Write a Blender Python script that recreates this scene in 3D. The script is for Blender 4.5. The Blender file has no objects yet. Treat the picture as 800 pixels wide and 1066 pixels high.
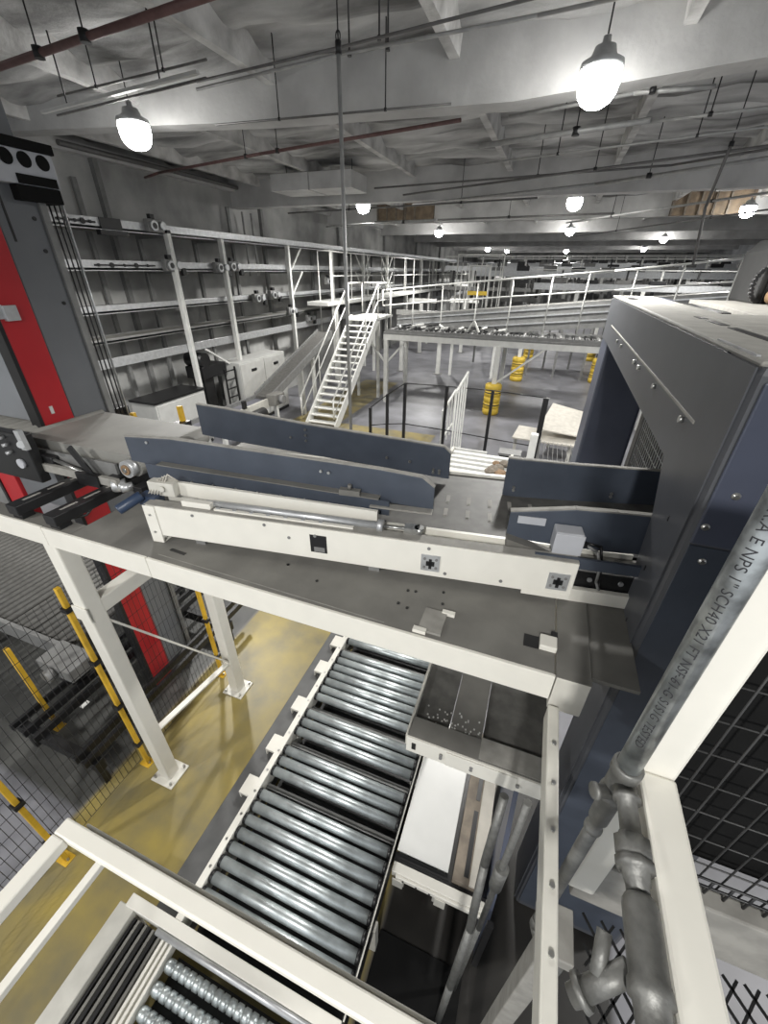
import bpy, bmesh, math, random
from mathutils import Vector, Matrix
random.seed(7)
R = math.radians
SC = bpy.context.scene
COL = SC.collection

# ------------------------------------------------------------------ camera
H = 4.4
def cam_matrix(pitch, roll, yaw):
    cp, sp = math.cos(pitch), math.sin(pitch)
    X = Vector((1, 0, 0)); F = Vector((0, cp, -sp)); U = Vector((0, sp, cp))
    X2 = math.cos(roll)*X + math.sin(roll)*U
    U2 = -math.sin(roll)*X + math.cos(roll)*U
    M = Matrix((X2, U2, -F)).transposed()
    return Matrix.Rotation(yaw, 3, 'Z') @ M
CM = cam_matrix(R(30.7), R(0.66), R(20.2))
cd = bpy.data.cameras.new('camera'); cam = bpy.data.objects.new('camera', cd); COL.objects.link(cam)
cam.matrix_world = Matrix.Translation((0, 0, H)) @ CM.to_4x4()
cd.sensor_fit = 'HORIZONTAL'; cd.sensor_width = 36; cd.lens = 423.5/800*36
cd.clip_start = 0.02; cd.clip_end = 300
SC.camera = cam

def P(px, py, x=None, y=None, z=None):
    """survey helper: the point of a known plane of the hall seen at a photo position"""
    d = CM @ Vector((px-400, -(py-533), -423.5)); o = Vector((0, 0, H))
    if z is not None: t = (z-H)/d.z
    elif x is not None: t = x/d.x
    else: t = y/d.y
    return o + d*t

# ------------------------------------------------------------------ materials
def mat(name, col, rough=.5, metal=0., var=.12, scale=6., bump=0., bscale=40., col2=None, spec=.5, detail=4.):
    m = bpy.data.materials.new(name); m.use_nodes = True
    nt = m.node_tree; b = nt.nodes['Principled BSDF']
    tc = nt.nodes.new('ShaderNodeTexCoord'); n = nt.nodes.new('ShaderNodeTexNoise')
    n.inputs['Scale'].default_value = scale; n.inputs['Detail'].default_value = detail
    nt.links.new(tc.outputs['Object'], n.inputs['Vector'])
    r = nt.nodes.new('ShaderNodeValToRGB')
    c2 = col2 if col2 else tuple(max(0, c*(1-var*2)) for c in col)
    r.color_ramp.elements[0].position = .35; r.color_ramp.elements[1].position = .65
    r.color_ramp.elements[0].color = (*c2, 1); r.color_ramp.elements[1].color = (*col, 1)
    nt.links.new(n.outputs['Fac'], r.inputs['Fac']); nt.links.new(r.outputs['Color'], b.inputs['Base Color'])
    b.inputs['Roughness'].default_value = rough; b.inputs['Metallic'].default_value = metal
    b.inputs['Specular IOR Level'].default_value = spec
    if bump:
        n2 = nt.nodes.new('ShaderNodeTexNoise'); n2.inputs['Scale'].default_value = bscale; n2.inputs['Detail'].default_value = 5
        nt.links.new(tc.outputs['Object'], n2.inputs['Vector'])
        bp = nt.nodes.new('ShaderNodeBump'); bp.inputs['Strength'].default_value = bump; bp.inputs['Distance'].default_value = .05
        nt.links.new(n2.outputs['Fac'], bp.inputs['Height']); nt.links.new(bp.outputs['Normal'], b.inputs['Normal'])
    return m
def emit(name, col, s):
    m = bpy.data.materials.new(name); m.use_nodes = True
    b = m.node_tree.nodes['Principled BSDF']
    b.inputs['Base Color'].default_value = (.8, .8, .8, 1)
    b.inputs['Emission Color'].default_value = (*col, 1); b.inputs['Emission Strength'].default_value = s
    return m
WHITE = mat('white_paint', (.74, .72, .655), .42, 0, .02, 9)
WHITE2 = mat('white_steel_paint', (.70, .70, .67), .4, 0, .06, 5)
CREAM = mat('cream_paint', (.60, .585, .53), .5, 0, .06, 9)
DUST = mat('dusty_grey_steel', (.200, .195, .178), .62, .1, .16, 5, col2=(.155, .150, .138))
DUST_SHADE = mat('dusty_or_shaded_ledge', (.31, .30, .275), .7, 0, .12, 14)  # dust tone, also the painted shade on kick plate and support column
BLUE = mat('blue_grey_panel', (.064, .076, .100), .42, 0, .08, 7)
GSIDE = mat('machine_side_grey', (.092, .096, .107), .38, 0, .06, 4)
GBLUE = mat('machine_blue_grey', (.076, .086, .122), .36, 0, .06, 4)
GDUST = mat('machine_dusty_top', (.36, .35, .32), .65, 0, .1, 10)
BELT = mat('grey_belt', (.25, .245, .225), .6, 0, .08, 4)
BELTD = mat('dark_belt', (.115, .112, .104), .6, 0, .15, 16)
BLACK = mat('black_steel', (.012, .012, .013), .4, 0, .1, 10)
RUBBER = mat('black_rubber', (.008, .008, .008), .8, 0, .1, 10, spec=.15)
STEEL = mat('roller_steel', (.60, .65, .655), .38, .7, .16, 9)
GALV = mat('galvanised_pipe', (.46, .49, .50), .36, .75, .30, 22, bump=.05, bscale=60)
FIT = mat('cast_fitting', (.20, .20, .19), .5, .5, .14, 30, bump=.08, bscale=90)
ZINC = mat('zinc_bolt', (.62, .62, .60), .3, .9, .1, 30)
YEL = mat('yellow_paint', (.70, .43, .035), .5, 0, .12, 8)
YELP = mat('yellow_plastic', (.72, .50, .06), .5, 0, .1, 8)
RED = mat('red_paint', (.42, .016, .022), .4, 0, .05, 3)
TGREY = mat('tower_grey', (.135, .142, .152), .45, 0, .05, 3)
ALU = mat('aluminium', (.58, .59, .60), .4, .6, .08, 12)
GREYM = mat('mid_grey_steel', (.23, .23, .225), .55, .2, .1, 9)
BOXG = mat('light_grey_box', (.45, .46, .49), .5, 0, .04, 9)
BLUEC = mat('blue_motor', (.03, .05, .095), .4, 0, .1, 9)
WOOD = mat('brown_dusty_beam', (.22, .185, .145), .7, 0, .2, 10)
CARD = mat('pale_board', (.55, .52, .46), .7, 0, .08, 8)
BROWN = mat('brown_roll', (.24, .15, .08), .6, 0, .15, 14)
REDP = mat('red_oxide_pipe', (.16, .085, .08), .5, 0, .12, 12)
SHEET = mat('white_sheet', (.62, .62, .60), .3, 0, .04, 3)
INK = mat('black_ink', (.03, .03, .035), .7)
MESHM = mat('black_wire', (.02, .02, .02), .5)
PINK = mat('pink_tag', (.6, .12, .22), .6)
PIPEG = mat('grey_pipe', (.42, .42, .41), .45, .3, .1, 10)
DPIPE = mat('dark_pipe', (.17, .165, .16), .5, .3, .1, 10)
CABIN = mat('cabinet_white', (.55, .55, .53), .5, 0, .05, 5)
CORR = mat('bare_insulation_panel', (.24, .18, .12), .7, 0, .2, 5)
LENS = emit('lamp_lens', (1, .99, .96), 36); LENSF = emit('far_lamp_lens', (1, .99, .96), 70)

# ------------------------------------------------------------------ mesh helper
ORG = {}                      # world origin of each thing's root (all unrotated unless local)
class MB:
    def __init__(s): s.bm = bmesh.new()
    def box(s, x0, x1, y0, y1, z0, z1):
        v = [s.bm.verts.new((x, y, z)) for z in (z0, z1) for y in (y0, y1) for x in (x0, x1)]
        for f in ((0,2,3,1),(4,5,7,6),(0,1,5,4),(2,6,7,3),(0,4,6,2),(1,3,7,5)): s.bm.faces.new([v[i] for i in f])
        return s
    def bar(s, p, q, w, h, up=(0,0,1)):
        p, q = Vector(p), Vector(q); d = (q-p).normalized(); up = Vector(up)
        if abs(d.dot(up)) > .98: up = Vector((0, 1, 0))
        a = d.cross(up).normalized(); b = a.cross(d).normalized()
        v = [s.bm.verts.new(c + a*i*w/2 + b*j*h/2) for c in (p, q) for j in (-1, 1) for i in (-1, 1)]
        for f in ((0,1,3,2),(4,6,7,5),(0,4,5,1),(2,3,7,6),(0,2,6,4),(1,5,7,3)): s.bm.faces.new([v[i] for i in f])
        return s
    def cyl(s, p, q, r, n=16, r2=None):
        p, q = Vector(p), Vector(q); d = (q-p).normalized()
        up = Vector((0,0,1)) if abs(d.z) < .98 else Vector((0,1,0))
        a = d.cross(up).normalized(); b = a.cross(d).normalized(); r2 = r if r2 is None else r2
        A = []; B = []
        for i in range(n):
            t = 2*math.pi*i/n; e = a*math.cos(t)+b*math.sin(t)
            A.append(s.bm.verts.new(p+e*r)); B.append(s.bm.verts.new(q+e*r2))
        for i in range(n):
            f = s.bm.faces.new((A[i], A[(i+1)%n], B[(i+1)%n], B[i])); f.smooth = True
        s.bm.faces.new(A[::-1]); s.bm.faces.new(B)
        return s
    def tube(s, pts, r, n=8):
        for i in range(len(pts)-1): s.cyl(pts[i], pts[i+1], r, n)
        for p in pts[1:-1]: s.ball(p, r*1.02, 8, 6)
        return s
    def ball(s, c, r, nu=12, nv=8, sz=1.):
        bmesh.ops.create_uvsphere(s.bm, u_segments=nu, v_segments=nv, radius=r, matrix=Matrix.Translation(c) @ Matrix.Diagonal((1,1,sz,1)))
        return s
    def lathe(s, c, ax, prof, n=24):
        """prof: (distance along axis, radius)"""
        c = Vector(c); d = Vector(ax).normalized(); up = Vector((0,0,1)) if abs(d.z) < .98 else Vector((0,1,0))
        a = d.cross(up).normalized(); b = a.cross(d).normalized(); rings = []
        for t, r in prof:
            rings.append([s.bm.verts.new(c+d*t+(a*math.cos(2*math.pi*i/n)+b*math.sin(2*math.pi*i/n))*max(r, 1e-4)) for i in range(n)])
        for k in range(len(rings)-1):
            for i in range(n):
                f = s.bm.faces.new((rings[k][i], rings[k][(i+1)%n], rings[k+1][(i+1)%n], rings[k+1][i])); f.smooth = True
        s.bm.faces.new(rings[0][::-1]); s.bm.faces.new(rings[-1])
        return s
    def prism(s, pts, ext):
        ext = Vector(ext); A = [s.bm.verts.new(p) for p in pts]; B = [s.bm.verts.new(Vector(p)+ext) for p in pts]; n = len(pts)
        s.bm.faces.new(A[::-1]); s.bm.faces.new(B)
        for i in range(n): s.bm.faces.new((A[i], A[(i+1)%n], B[(i+1)%n], B[i]))
        return s
    def build(s, name, m, parent=None, bevel=0., local=False):
        bmesh.ops.recalc_face_normals(s.bm, faces=s.bm.faces)
        if parent is not None:
            o0 = ORG[parent]
            if not local: bmesh.ops.translate(s.bm, verts=s.bm.verts, vec=-o0)
        else:
            xs = [v.co for v in s.bm.verts]
            o0 = Vector(((min(c.x for c in xs)+max(c.x for c in xs))/2, (min(c.y for c in xs)+max(c.y for c in xs))/2, min(c.z for c in xs)))
            bmesh.ops.translate(s.bm, verts=s.bm.verts, vec=-o0)
        me = bpy.data.meshes.new(name); s.bm.to_mesh(me); s.bm.free()
        me.materials.append(m); o = bpy.data.objects.new(name, me); COL.objects.link(o)
        if parent is not None: o.parent = parent; ORG[o] = o0
        else: o.location = o0; ORG[o] = o0
        if bevel:
            b = o.modifiers.new('bevel', 'BEVEL'); b.width = bevel; b.segments = 2; b.limit_method = 'ANGLE'; b.angle_limit = R(40)
        return o
def tag(o, label, cat, group=None):
    o['label'] = label; o['category'] = cat
    if group: o['group'] = group
    return o
def thing(name, label, cat, loc, group=None, yaw=0.):
    o = bpy.data.objects.new(name, None); COL.objects.link(o); o.location = loc; o.rotation_euler = (0, 0, yaw)
    o.empty_display_size = .1; ORG[o] = Vector(loc)
    return tag(o, label, cat, group)
def struct(o): o['kind'] = 'structure'; return o
def copy_thing(o, loc, label=None, yaw=None):
    c = o.copy(); COL.objects.link(c); c.location = loc
    if yaw is not None: c.rotation_euler.z = yaw
    if label: c['label'] = label
    for ch in o.children:
        d = ch.copy(); COL.objects.link(d); d.parent = c
        for g in ch.children:
            e = g.copy(); COL.objects.link(e); e.parent = d
    return c

# ================================================================== SETTING
def floor_material():
    m = bpy.data.materials.new('painted_concrete'); m.use_nodes = True; nt = m.node_tree; N = nt.nodes; L = nt.links
    b = N['Principled BSDF']; tc = N.new('ShaderNodeTexCoord'); sep = N.new('ShaderNodeSeparateXYZ'); geo = N.new('ShaderNodeNewGeometry')
    L.new(geo.outputs['Position'], sep.inputs[0])
    def noise(sc, det=5):
        n = N.new('ShaderNodeTexNoise'); n.inputs['Scale'].default_value = sc; n.inputs['Detail'].default_value = det
        L.new(geo.outputs['Position'], n.inputs['Vector']); return n.outputs['Fac']
    def ramp(fac, a, c, p0=.35, p1=.65):
        r = N.new('ShaderNodeValToRGB'); r.color_ramp.elements[0].position = p0; r.color_ramp.elements[1].position = p1
        r.color_ramp.elements[0].color = (*a, 1); r.color_ramp.elements[1].color = (*c, 1); L.new(fac, r.inputs[0]); return r.outputs[0]
    def inside(sock, lo, hi, soft=.03):
        a = N.new('ShaderNodeMapRange'); a.inputs[1].default_value = lo-soft; a.inputs[2].default_value = lo+soft; L.new(sock, a.inputs[0])
        c = N.new('ShaderNodeMapRange'); c.inputs[1].default_value = hi-soft; c.inputs[2].default_value = hi+soft; c.inputs[3].default_value = 1; c.inputs[4].default_value = 0; L.new(sock, c.inputs[0])
        k = N.new('ShaderNodeMath'); k.operation = 'MULTIPLY'; L.new(a.outputs[0], k.inputs[0]); L.new(c.outputs[0], k.inputs[1]); return k.outputs[0]
    def mul(a, c):
        k = N.new('ShaderNodeMath'); k.operation = 'MULTIPLY'; L.new(a, k.inputs[0])
        if isinstance(c, float): k.inputs[1].default_value = c
        else: L.new(c, k.inputs[1])
        return k.outputs[0]
    def mix(f, a, c):
        x = N.new('ShaderNodeMix'); x.data_type = 'RGBA'; L.new(f, x.inputs[0]); L.new(a, x.inputs[6]); L.new(c, x.inputs[7]); return x.outputs[2]
    grey = ramp(noise(1.3), (.135, .135, .145), (.205, .205, .224)); cell_shade = ramp(noise(1.9), (.045, .045, .043), (.085, .085, .08)); pit = ramp(noise(2.), (.010, .009, .008), (.022, .02, .017))  # shade beyond the fence and under the walkway, put into floor colours
    yel = ramp(noise(2.2, 7), (.17, .15, .09), (.35, .27, .07), .3, .7)
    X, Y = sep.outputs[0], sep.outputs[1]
    f1 = mul(inside(X, -3.3, -.36), inside(Y, -3.5, 5.2))
    f2 = mul(inside(X, -7.6, -2.7), inside(Y, 10.0, 11.9))
    f3 = mul(inside(X, -7.6, -6.0), inside(Y, 11., 18.))
    c = mix(f1, grey, yel); c = mix(mul(f2, .8), c, yel); c = mix(mul(f3, .8), c, yel)
    c = mix(mul(inside(X, -9, -3.3), inside(Y, .75, 6.)), c, cell_shade); c = mix(mul(inside(X, -.36, 1.3), inside(Y, -2., 2.6)), c, pit)
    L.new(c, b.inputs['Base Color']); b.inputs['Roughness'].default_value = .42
    return m
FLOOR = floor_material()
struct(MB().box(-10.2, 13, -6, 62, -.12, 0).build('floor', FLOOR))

def wall_material(name, col, col2, seam):
    m = mat(name, col, .7, 0, .1, .8, bump=.3, bscale=2., col2=col2, detail=8)
    nt = m.node_tree; w = nt.nodes.new('ShaderNodeTexWave'); w.wave_type = 'BANDS'; w.bands_direction = 'Y'
    w.inputs['Scale'].default_value = seam; geo = nt.nodes.new('ShaderNodeNewGeometry'); nt.links.new(geo.outputs['Position'], w.inputs['Vector'])
    b = nt.nodes['Bump'] if 'Bump' in nt.nodes else None
    if b:
        b2 = nt.nodes.new('ShaderNodeBump'); b2.inputs['Strength'].default_value = .35; b2.inputs['Distance'].default_value = .03
        nt.links.new(w.outputs['Fac'], b2.inputs['Height']); nt.links.new(b.outputs['Normal'], b2.inputs['Normal'])
        nt.links.new(b2.outputs['Normal'], nt.nodes['Principled BSDF'].inputs['Normal'])
    return m
WALL = wall_material('stained_wall_panel', (.50, .50, .485), (.25, .25, .243), .35)
CORRW = wall_material('ribbed_wall_sheet', (.48, .49, .50), (.30, .31, .32), 2.2)
struct(MB().box(-10.2, -10, -6, 62, 0, 7.2).build('wall_left', WALL))
struct(MB().box(-10.2, 13, 62, 62.2, 0, 7.2).build('wall_back', WALL))
struct(MB().box(12.8, 13, 4, 62, 0, 7.2).build('wall_right', CORRW))

CEIL = mat('sprayed_ceiling', (.66, .66, .65), .8, 0, .1, 1.5, bump=1., bscale=4, col2=(.15, .148, .145), detail=8)
_nt = CEIL.node_tree; _mp = _nt.nodes.new('ShaderNodeMapping'); _mp.inputs['Scale'].default_value = (.35, 1.6, 1)
_nz = [n for n in _nt.nodes if n.type == 'TEX_NOISE'][0]; _nt.links.new(_nt.nodes['Texture Coordinate'].outputs['Object'], _mp.inputs[0]); _nt.links.new(_mp.outputs[0], _nz.inputs['Vector'])
GIRD = mat('painted_girder', (.60, .596, .585), .7, 0, .1, 1.5, bump=.25, bscale=9, col2=(.44, .436, .43), detail=8)
JOIST = mat('painted_joist', (.68, .675, .66), .7, 0, .1, 2.5, bump=.4, bscale=12, col2=(.36, .355, .345), detail=8)
# ribbed insulation deck: ribs run along x
m = MB(); bm = m.bm; ny = 520; nx = 60; prev = None
def ceil_z(x, y):
    return 6.91 + .055*math.sin(y*8.5+.7*math.sin(x*1.1)) + .03*math.sin(x*2.1+y*1.7) + .02*math.sin(x*5.3-y*2.9)
for j in range(ny+1):
    y = -6 + 68*(j/ny)**1.5; row = [bm.verts.new((-10+23*i/nx, y, ceil_z(-10+23*i/nx, y))) for i in range(nx+1)]
    if prev:
        for i in range(nx): f = bm.faces.new((prev[i], prev[i+1], row[i+1], row[i])); f.smooth = True
    prev = row
c_ = struct(m.build('ceiling', CEIL)); sm = c_.modifiers.new('solid', 'SOLIDIFY'); sm.thickness = .15; sm.offset = 1
gx = [(-10, 6.45), (-8.06, 6.36), (-4.4, 6.18), (-.9, 6.10), (1.46, 6.22), (6, 6.5), (13, 6.5)]
k = 0
def girder(y, pts, w=.34):
    global k
    k += 1; m = MB()
    for (xa, za), (xb, zb) in zip(pts, pts[1:]):
        v = []
        for x, z in ((xa, za), (xb, zb)):
            for yy, zz in ((y, z), (y+w, z), (y+w, 6.98), (y, 6.98)): v.append(m.bm.verts.new((x, yy, zz)))
        for f in ((0,1,5,4),(1,2,6,5),(2,3,7,6),(3,0,4,7)): m.bm.faces.new([v[i] for i in f])
        for f in ((0,3,2,1),(4,5,6,7)): m.bm.faces.new([v[i] for i in f])
    struct(m.build('trim_%d' % k, GIRD))
girder(6.6, gx)
for y, z in ((-1.5, 6.25), (13.1, 6.02), (19.6, 6.1), (26.1, 6.12), (32.6, 6.12), (39.1, 6.12), (45.6, 6.12), (52.1, 6.12)):
    girder(y, [(-10, z), (13, z)])
for i, x in enumerate((-8.95, -6.5, -4.1, -1.62, .74, 3.15, 5.6, 8.0, 10.4)):
    for y0, y1 in ((-1.1, 6.6), (6.94, 13.1), (13.44, 19.6), (19.94, 26.1), (26.44, 32.6), (32.94, 39.1)):
        k += 1
        m = MB().prism([(x-.10, y0, 6.98), (x-.06, y0, 6.52), (x+.06, y0, 6.52), (x+.10, y0, 6.98)], (0, y1-y0, 0))
        struct(m.build('trim_%d' % k, JOIST))
# ledge where the left wall meets the roof
k += 1; struct(MB().box(-10, -9.8, -6, 62, 6.42, 6.6).build('trim_%d' % k, GIRD))
# wall pilasters / vertical wall joints
for y in (8.5, 14.5, 20.5, 26.5, 33, 40):
    k += 1; struct(MB().box(-10, -9.88, y-.06, y+.06, 0, 6.42).build('trim_%d' % k, GREYM))

# ================================================================== LAMPS
def high_bay(x, y, z, label, r=.20, power=950):
    t = thing('high_bay_lamp', label, 'lamp', (x, y, z), 'high bay lamps under the roof')
    MB().lathe((x, y, z), (0, 0, 1), [(.0, r), (.015, r*1.06), (.05, r*1.03), (.09, r*.62), (.16, r*.5), (.17, .04), (.23, .035)], 28).build('housing', ALU, t)
    MB().lathe((x, y, z+.01), (0, 0, -1), [(-.01, r*.98), (.05, r*1.03), (.13, r*1.02), (.20, r*.92), (.25, r*.74), (.285, r*.45), (.30, .01)], 28).build('lens', LENS if y < 8 else LENSF, t)
    MB().cyl((x, y, z+.22), (x, y, 6.92), .008, 6).build('hanger_cable', BLACK, t)
    ld = bpy.data.lights.new('lamp_light', 'SPOT'); ld.energy = power; ld.spot_size = R(160); ld.spot_blend = .6; ld.shadow_soft_size = r*.8; ld.color = (1, .985, .95)
    lo = bpy.data.objects.new('lamp_light', ld); COL.objects.link(lo); lo.location = (x, y, z-.52)
    return t
high_bay(0, 6.05, 6.12, 'bright round high bay lamp nearest the camera, before the large girder', r=.19)
high_bay(-6.0, 5.95, 6.13, 'bright high bay lamp near the left wall beside the thin strip channel')
rest = [(-6.1, 14.4, 'high bay lamp just right of the hanging rod over the wall racks'), (0, 15.4, 'middle row high bay lamp over the far aisle'), (5.05, 18.5, 'high bay lamp at the right edge above the grey machine housing'),
        (-6.3, 24.9, 'second distant lamp of the left row, above the wall racks'), (.05, 25.2, 'second distant lamp of the middle row over the far conveyors'), (5.2, 32.0, 'left-hand lamp of the two close together over the right rail'),
        (-6.4, 43.1, 'tiny far lamp left of the pair at the hall end'), (-5.1, 46.5, 'tiny far lamp right of the pair at the hall end'), (.1, 47.4, 'farthest tiny lamp of the middle row'), (6.0, 44.5, 'farthest tiny lamp of the right row')]
for x, y, l in rest: high_bay(x, y, 6.2, l, power=1150)
# lamps of the same rows behind the camera
for x, y in ((-5.6, -3.2), (.2, -3.0), (5.2, 3.5), (5.3, 10.)):
    ld = bpy.data.lights.new('lamp_light', 'SPOT'); ld.energy = 900; ld.spot_size = R(165); ld.spot_blend = .5; ld.shadow_soft_size = .18; ld.color = (1, .985, .95)
    lo = bpy.data.objects.new('lamp_light', ld); COL.objects.link(lo); lo.location = (x, y, 6.1)
wd = bpy.data.worlds.new('world'); SC.world = wd; wd.use_nodes = True
wd.node_tree.nodes['Background'].inputs[0].default_value = (.92, .96, 1, 1); wd.node_tree.nodes['Background'].inputs[1].default_value = .9

# ================================================================== CEILING SERVICES
def pipe(name, pts, r, m, label, cat='pipe', clamps=(), group=None):
    t = thing(name, label, cat, pts[0], group)
    MB().tube([Vector(p) for p in pts], r, 10).build('pipe_run', m, t)
    for c in clamps:
        c = Vector(c); MB().cyl(c+Vector((0, 0, -r*1.3)), c+Vector((0, 0, r*1.4)), r*1.5, 10).cyl(c, (c.x, c.y, 6.9), .008, 6).build('pipe_hanger', BLACK, t)
    return t
a, b = P(-40, 83, z=6.25), P(215, -4, z=6.25)
pipe('sprinkler_pipe', [a, b+(b-a)*.3], .033, REDP, 'dark red sprinkler pipe crossing the ceiling at top left', clamps=[P(40, 55, z=6.25), P(88, 38, z=6.25)])
a, b = P(158, 183, z=6.3), P(272, 160, z=6.3); c = P(480, 127, z=6.3)
pipe('sprinkler_pipe', [P(145, 187, z=6.3), P(165, 180, z=6.3), b, P(480, 125, z=6.3)], .026, REDP, 'pale red sprinkler pipe past the near girder on the left', clamps=[P(289, 157, z=6.3), P(256, 163, z=6.3)])
pipe('conduit', [P(205, 85, z=6.0), P(352, 50, z=6.0), P(560, -3, z=6.0), P(700, -42, z=6.0)], .011, DPIPE, 'thin dark conduit on the near girder, the upper of two', clamps=[P(395, 40, z=6.0)])
pipe('conduit', [P(205, 93, z=6.0), P(352, 57, z=6.0), P(560, 16, z=6.0), P(750, -25, z=6.0)], .013, PIPEG, 'dark conduit with couplings below its twin on the near girder', clamps=[P(404, 50, z=6.0), P(364, 56, z=6.0)])
pipe('conduit', [P(530, 122, z=6.15), P(660, 97, z=6.15), P(745, 90, z=6.15)], .022, PIPEG, 'white conduit run behind the near lamp ending at a hook', clamps=[P(680, 94, z=6.15)])
pipe('conduit', [P(500, 152, z=6.1), P(678, 125, z=6.1)], .035, PIPEG, 'thick white pipe stub under the second roof bay', clamps=[P(600, 137, z=6.1)])
pipe('conduit', [P(678, 127, z=6.1), P(830, 108, z=6.1)], .018, PIPEG, 'thin grey conduit continuing right of the thick white pipe stub', clamps=[P(740, 119, z=6.1)])
pipe('conduit', [P(430, 213, z=5.95), P(620, 192, z=5.95), P(830, 160, z=5.95)], .03, PIPEG, 'long grey pipe under the second girder', clamps=[P(676, 183, z=5.95)])
pipe('conduit', [P(420, 203, z=5.95), P(830, 148, z=5.95)], .02, DPIPE, 'long dark conduit just above the grey pipe under the second girder', clamps=[P(620, 176, z=5.95)])
pipe('conduit', [P(390, 196, z=6.0), P(700, 172, z=6.0), P(820, 152, z=6.0)], .018, DPIPE, 'dark conduit in front of the second girder', clamps=[P(560, 183, z=6.0)])
pipe('conduit', [P(390, 231, z=6.0), P(480, 228, z=6.0), P(640, 222, z=6.0)], .03, DPIPE, 'dark conduit below the second girder in the middle', clamps=[P(530, 226, z=6.0)])
pipe('conduit', [P(340, 236, z=5.6), P(455, 229, z=5.6)], .03, PIPEG, 'pale pipe crossing just behind the third left lamp', clamps=[P(420, 231, z=5.6)])
pipe('conduit', [P(60, 148, x=-9.7), P(180, 178, x=-9.7), P(290, 207, x=-9.7)], .05, DPIPE, 'dark pipe along the top of the left wall')
# drop pipe with feet in the right roof bay (dark sloping strut)
pipe('drop_pipe', [P(762, 150, y=9), P(735, 215, y=9.4), P(722, 275, y=9.8)], .022, DPIPE, 'dark sloping drop pipe above the right handrail', clamps=[P(762, 150, y=9)])
# strip channel (unistrut) under the near girder, left
a, b = P(44, 117, z=6.1), P(206, 75, z=6.1)
t = thing('strut_channel', 'thin white strip channel hung under the left roof bay', 'channel', a)
MB().bar(a, b, .04, .03).build('channel', SHEET, t)
MB().bar(a+Vector((.1, .12, -.01)), b+Vector((0, .12, -.01)), .02, .02).build('cable_tray_rail', DPIPE, t)
for s_ in (.2, .8):
    p = a.lerp(b, s_); MB().cyl(p, (p.x, p.y, 6.9), .009, 6).build('hanger', BLACK, t)
# hooks, sheet metal duct box left
a = P(285, 200, z=6.15); 
t = thing('duct_box', 'white boxed sheet duct hung under the second left roof bay', 'duct', (a.x, a.y, 6.15))
MB().box(a.x, a.x+2.3, a.y-.1, a.y+.9, 6.15, 6.5).build('duct_body', GIRD, t, .01)
MB().box(a.x+1.1, a.x+1.14, a.y-.11, a.y+.91, 6.14, 6.51).build('joint_flange', PIPEG, t)
for s_ in (.2, 2.1): MB().cyl((a.x+s_, a.y+.4, 6.5), (a.x+s_, a.y+.4, 6.92), .01, 6).build('hanger', BLACK, t)
for (pa, pb, z_, r_, m_, l) in (((560, 105), (835, 62), 6.25, .016, DPIPE, 'thin conduit just behind the bottom edge of the near girder at right'),
        ((505, 170), (830, 128), 6.0, .014, PIPEG, 'thin pale conduit midway between the near and second girders'),
        ((300, 222), (560, 206), 5.9, .02, DPIPE, 'dark conduit crossing below the white duct box'),
        ((590, 232), (830, 196), 5.8, .024, PIPEG, 'grey pipe crossing left of the right edge lamp'),
        ((600, 246), (830, 214), 5.7, .02, DPIPE, 'dark pipe just below the grey pipe by the right edge lamp'),
        ((60, 100), (215, 62), 6.3, .012, DPIPE, 'thin dark conduit above the white strip channel'),
        ((225, 130), (470, 108), 6.05, .012, DPIPE, 'thin dark conduit along the foot of the near girder')):
    a_, b_ = P(*pa, z=z_), P(*pb, z=z_)
    pipe('conduit', [a_, b_], r_, m_, l, clamps=[a_.lerp(b_, .3), a_.lerp(b_, .75)])
# bare brown panels between the far girders
for xs, l in (((-7.6, -5.2), 'bare brown panel under the roof behind the left lamps'), ((3.1, 5.4), 'bare brown panel under the roof at upper right')):
    t = thing('bare_panel', l, 'panel', (sum(xs)/2, 19.3, 6.2))
    MB().box(xs[0], xs[1], 19.45, 19.58, 6.1, 6.85).build('panel_sheet', CORR, t)
    for x in (xs[0]+.3, xs[1]-.3): MB().cyl((x, 19.5, 6.85), (x, 19.5, 6.9), .02, 6).build('hanger', GREYM, t)
    n_ = int((xs[1]-xs[0])/.4)
    for i in range(n_): MB().box(xs[0]+i*.4, xs[0]+i*.4+.06, 19.38, 19.45, 6.1, 6.85).build('panel_stud', WOOD, t)
# hanging rod
t = thing('hanging_rod', 'long grey rod hanging from the roof in front of the stairs', 'rod', (-1.88, 4.0, 2.7))
MB().cyl((-1.88, 4, 2.6), (-1.88, 4, 5.82), .017, 10).build('rod', PIPEG, t)
MB().cyl((-1.88, 4, 5.8), (-1.88, 4, 5.87), .024, 10).build('coupling', BLACK, t)
MB().cyl((-1.88, 4, 5.86), (-1.88, 4, 6.93), .006, 6).build('wire', BLACK, t)
bmr = MB()
for i in range(12):
    a0, a1 = 2*math.pi*i/12, 2*math.pi*(i+1)/12
    bmr.cyl((-1.88+.018*math.cos(a0), 4, 5.895+.03*math.sin(a0)), (-1.88+.018*math.cos(a1), 4, 5.895+.03*math.sin(a1)), .005, 6)
bmr.build('eye_hook', BLACK, t)

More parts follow.
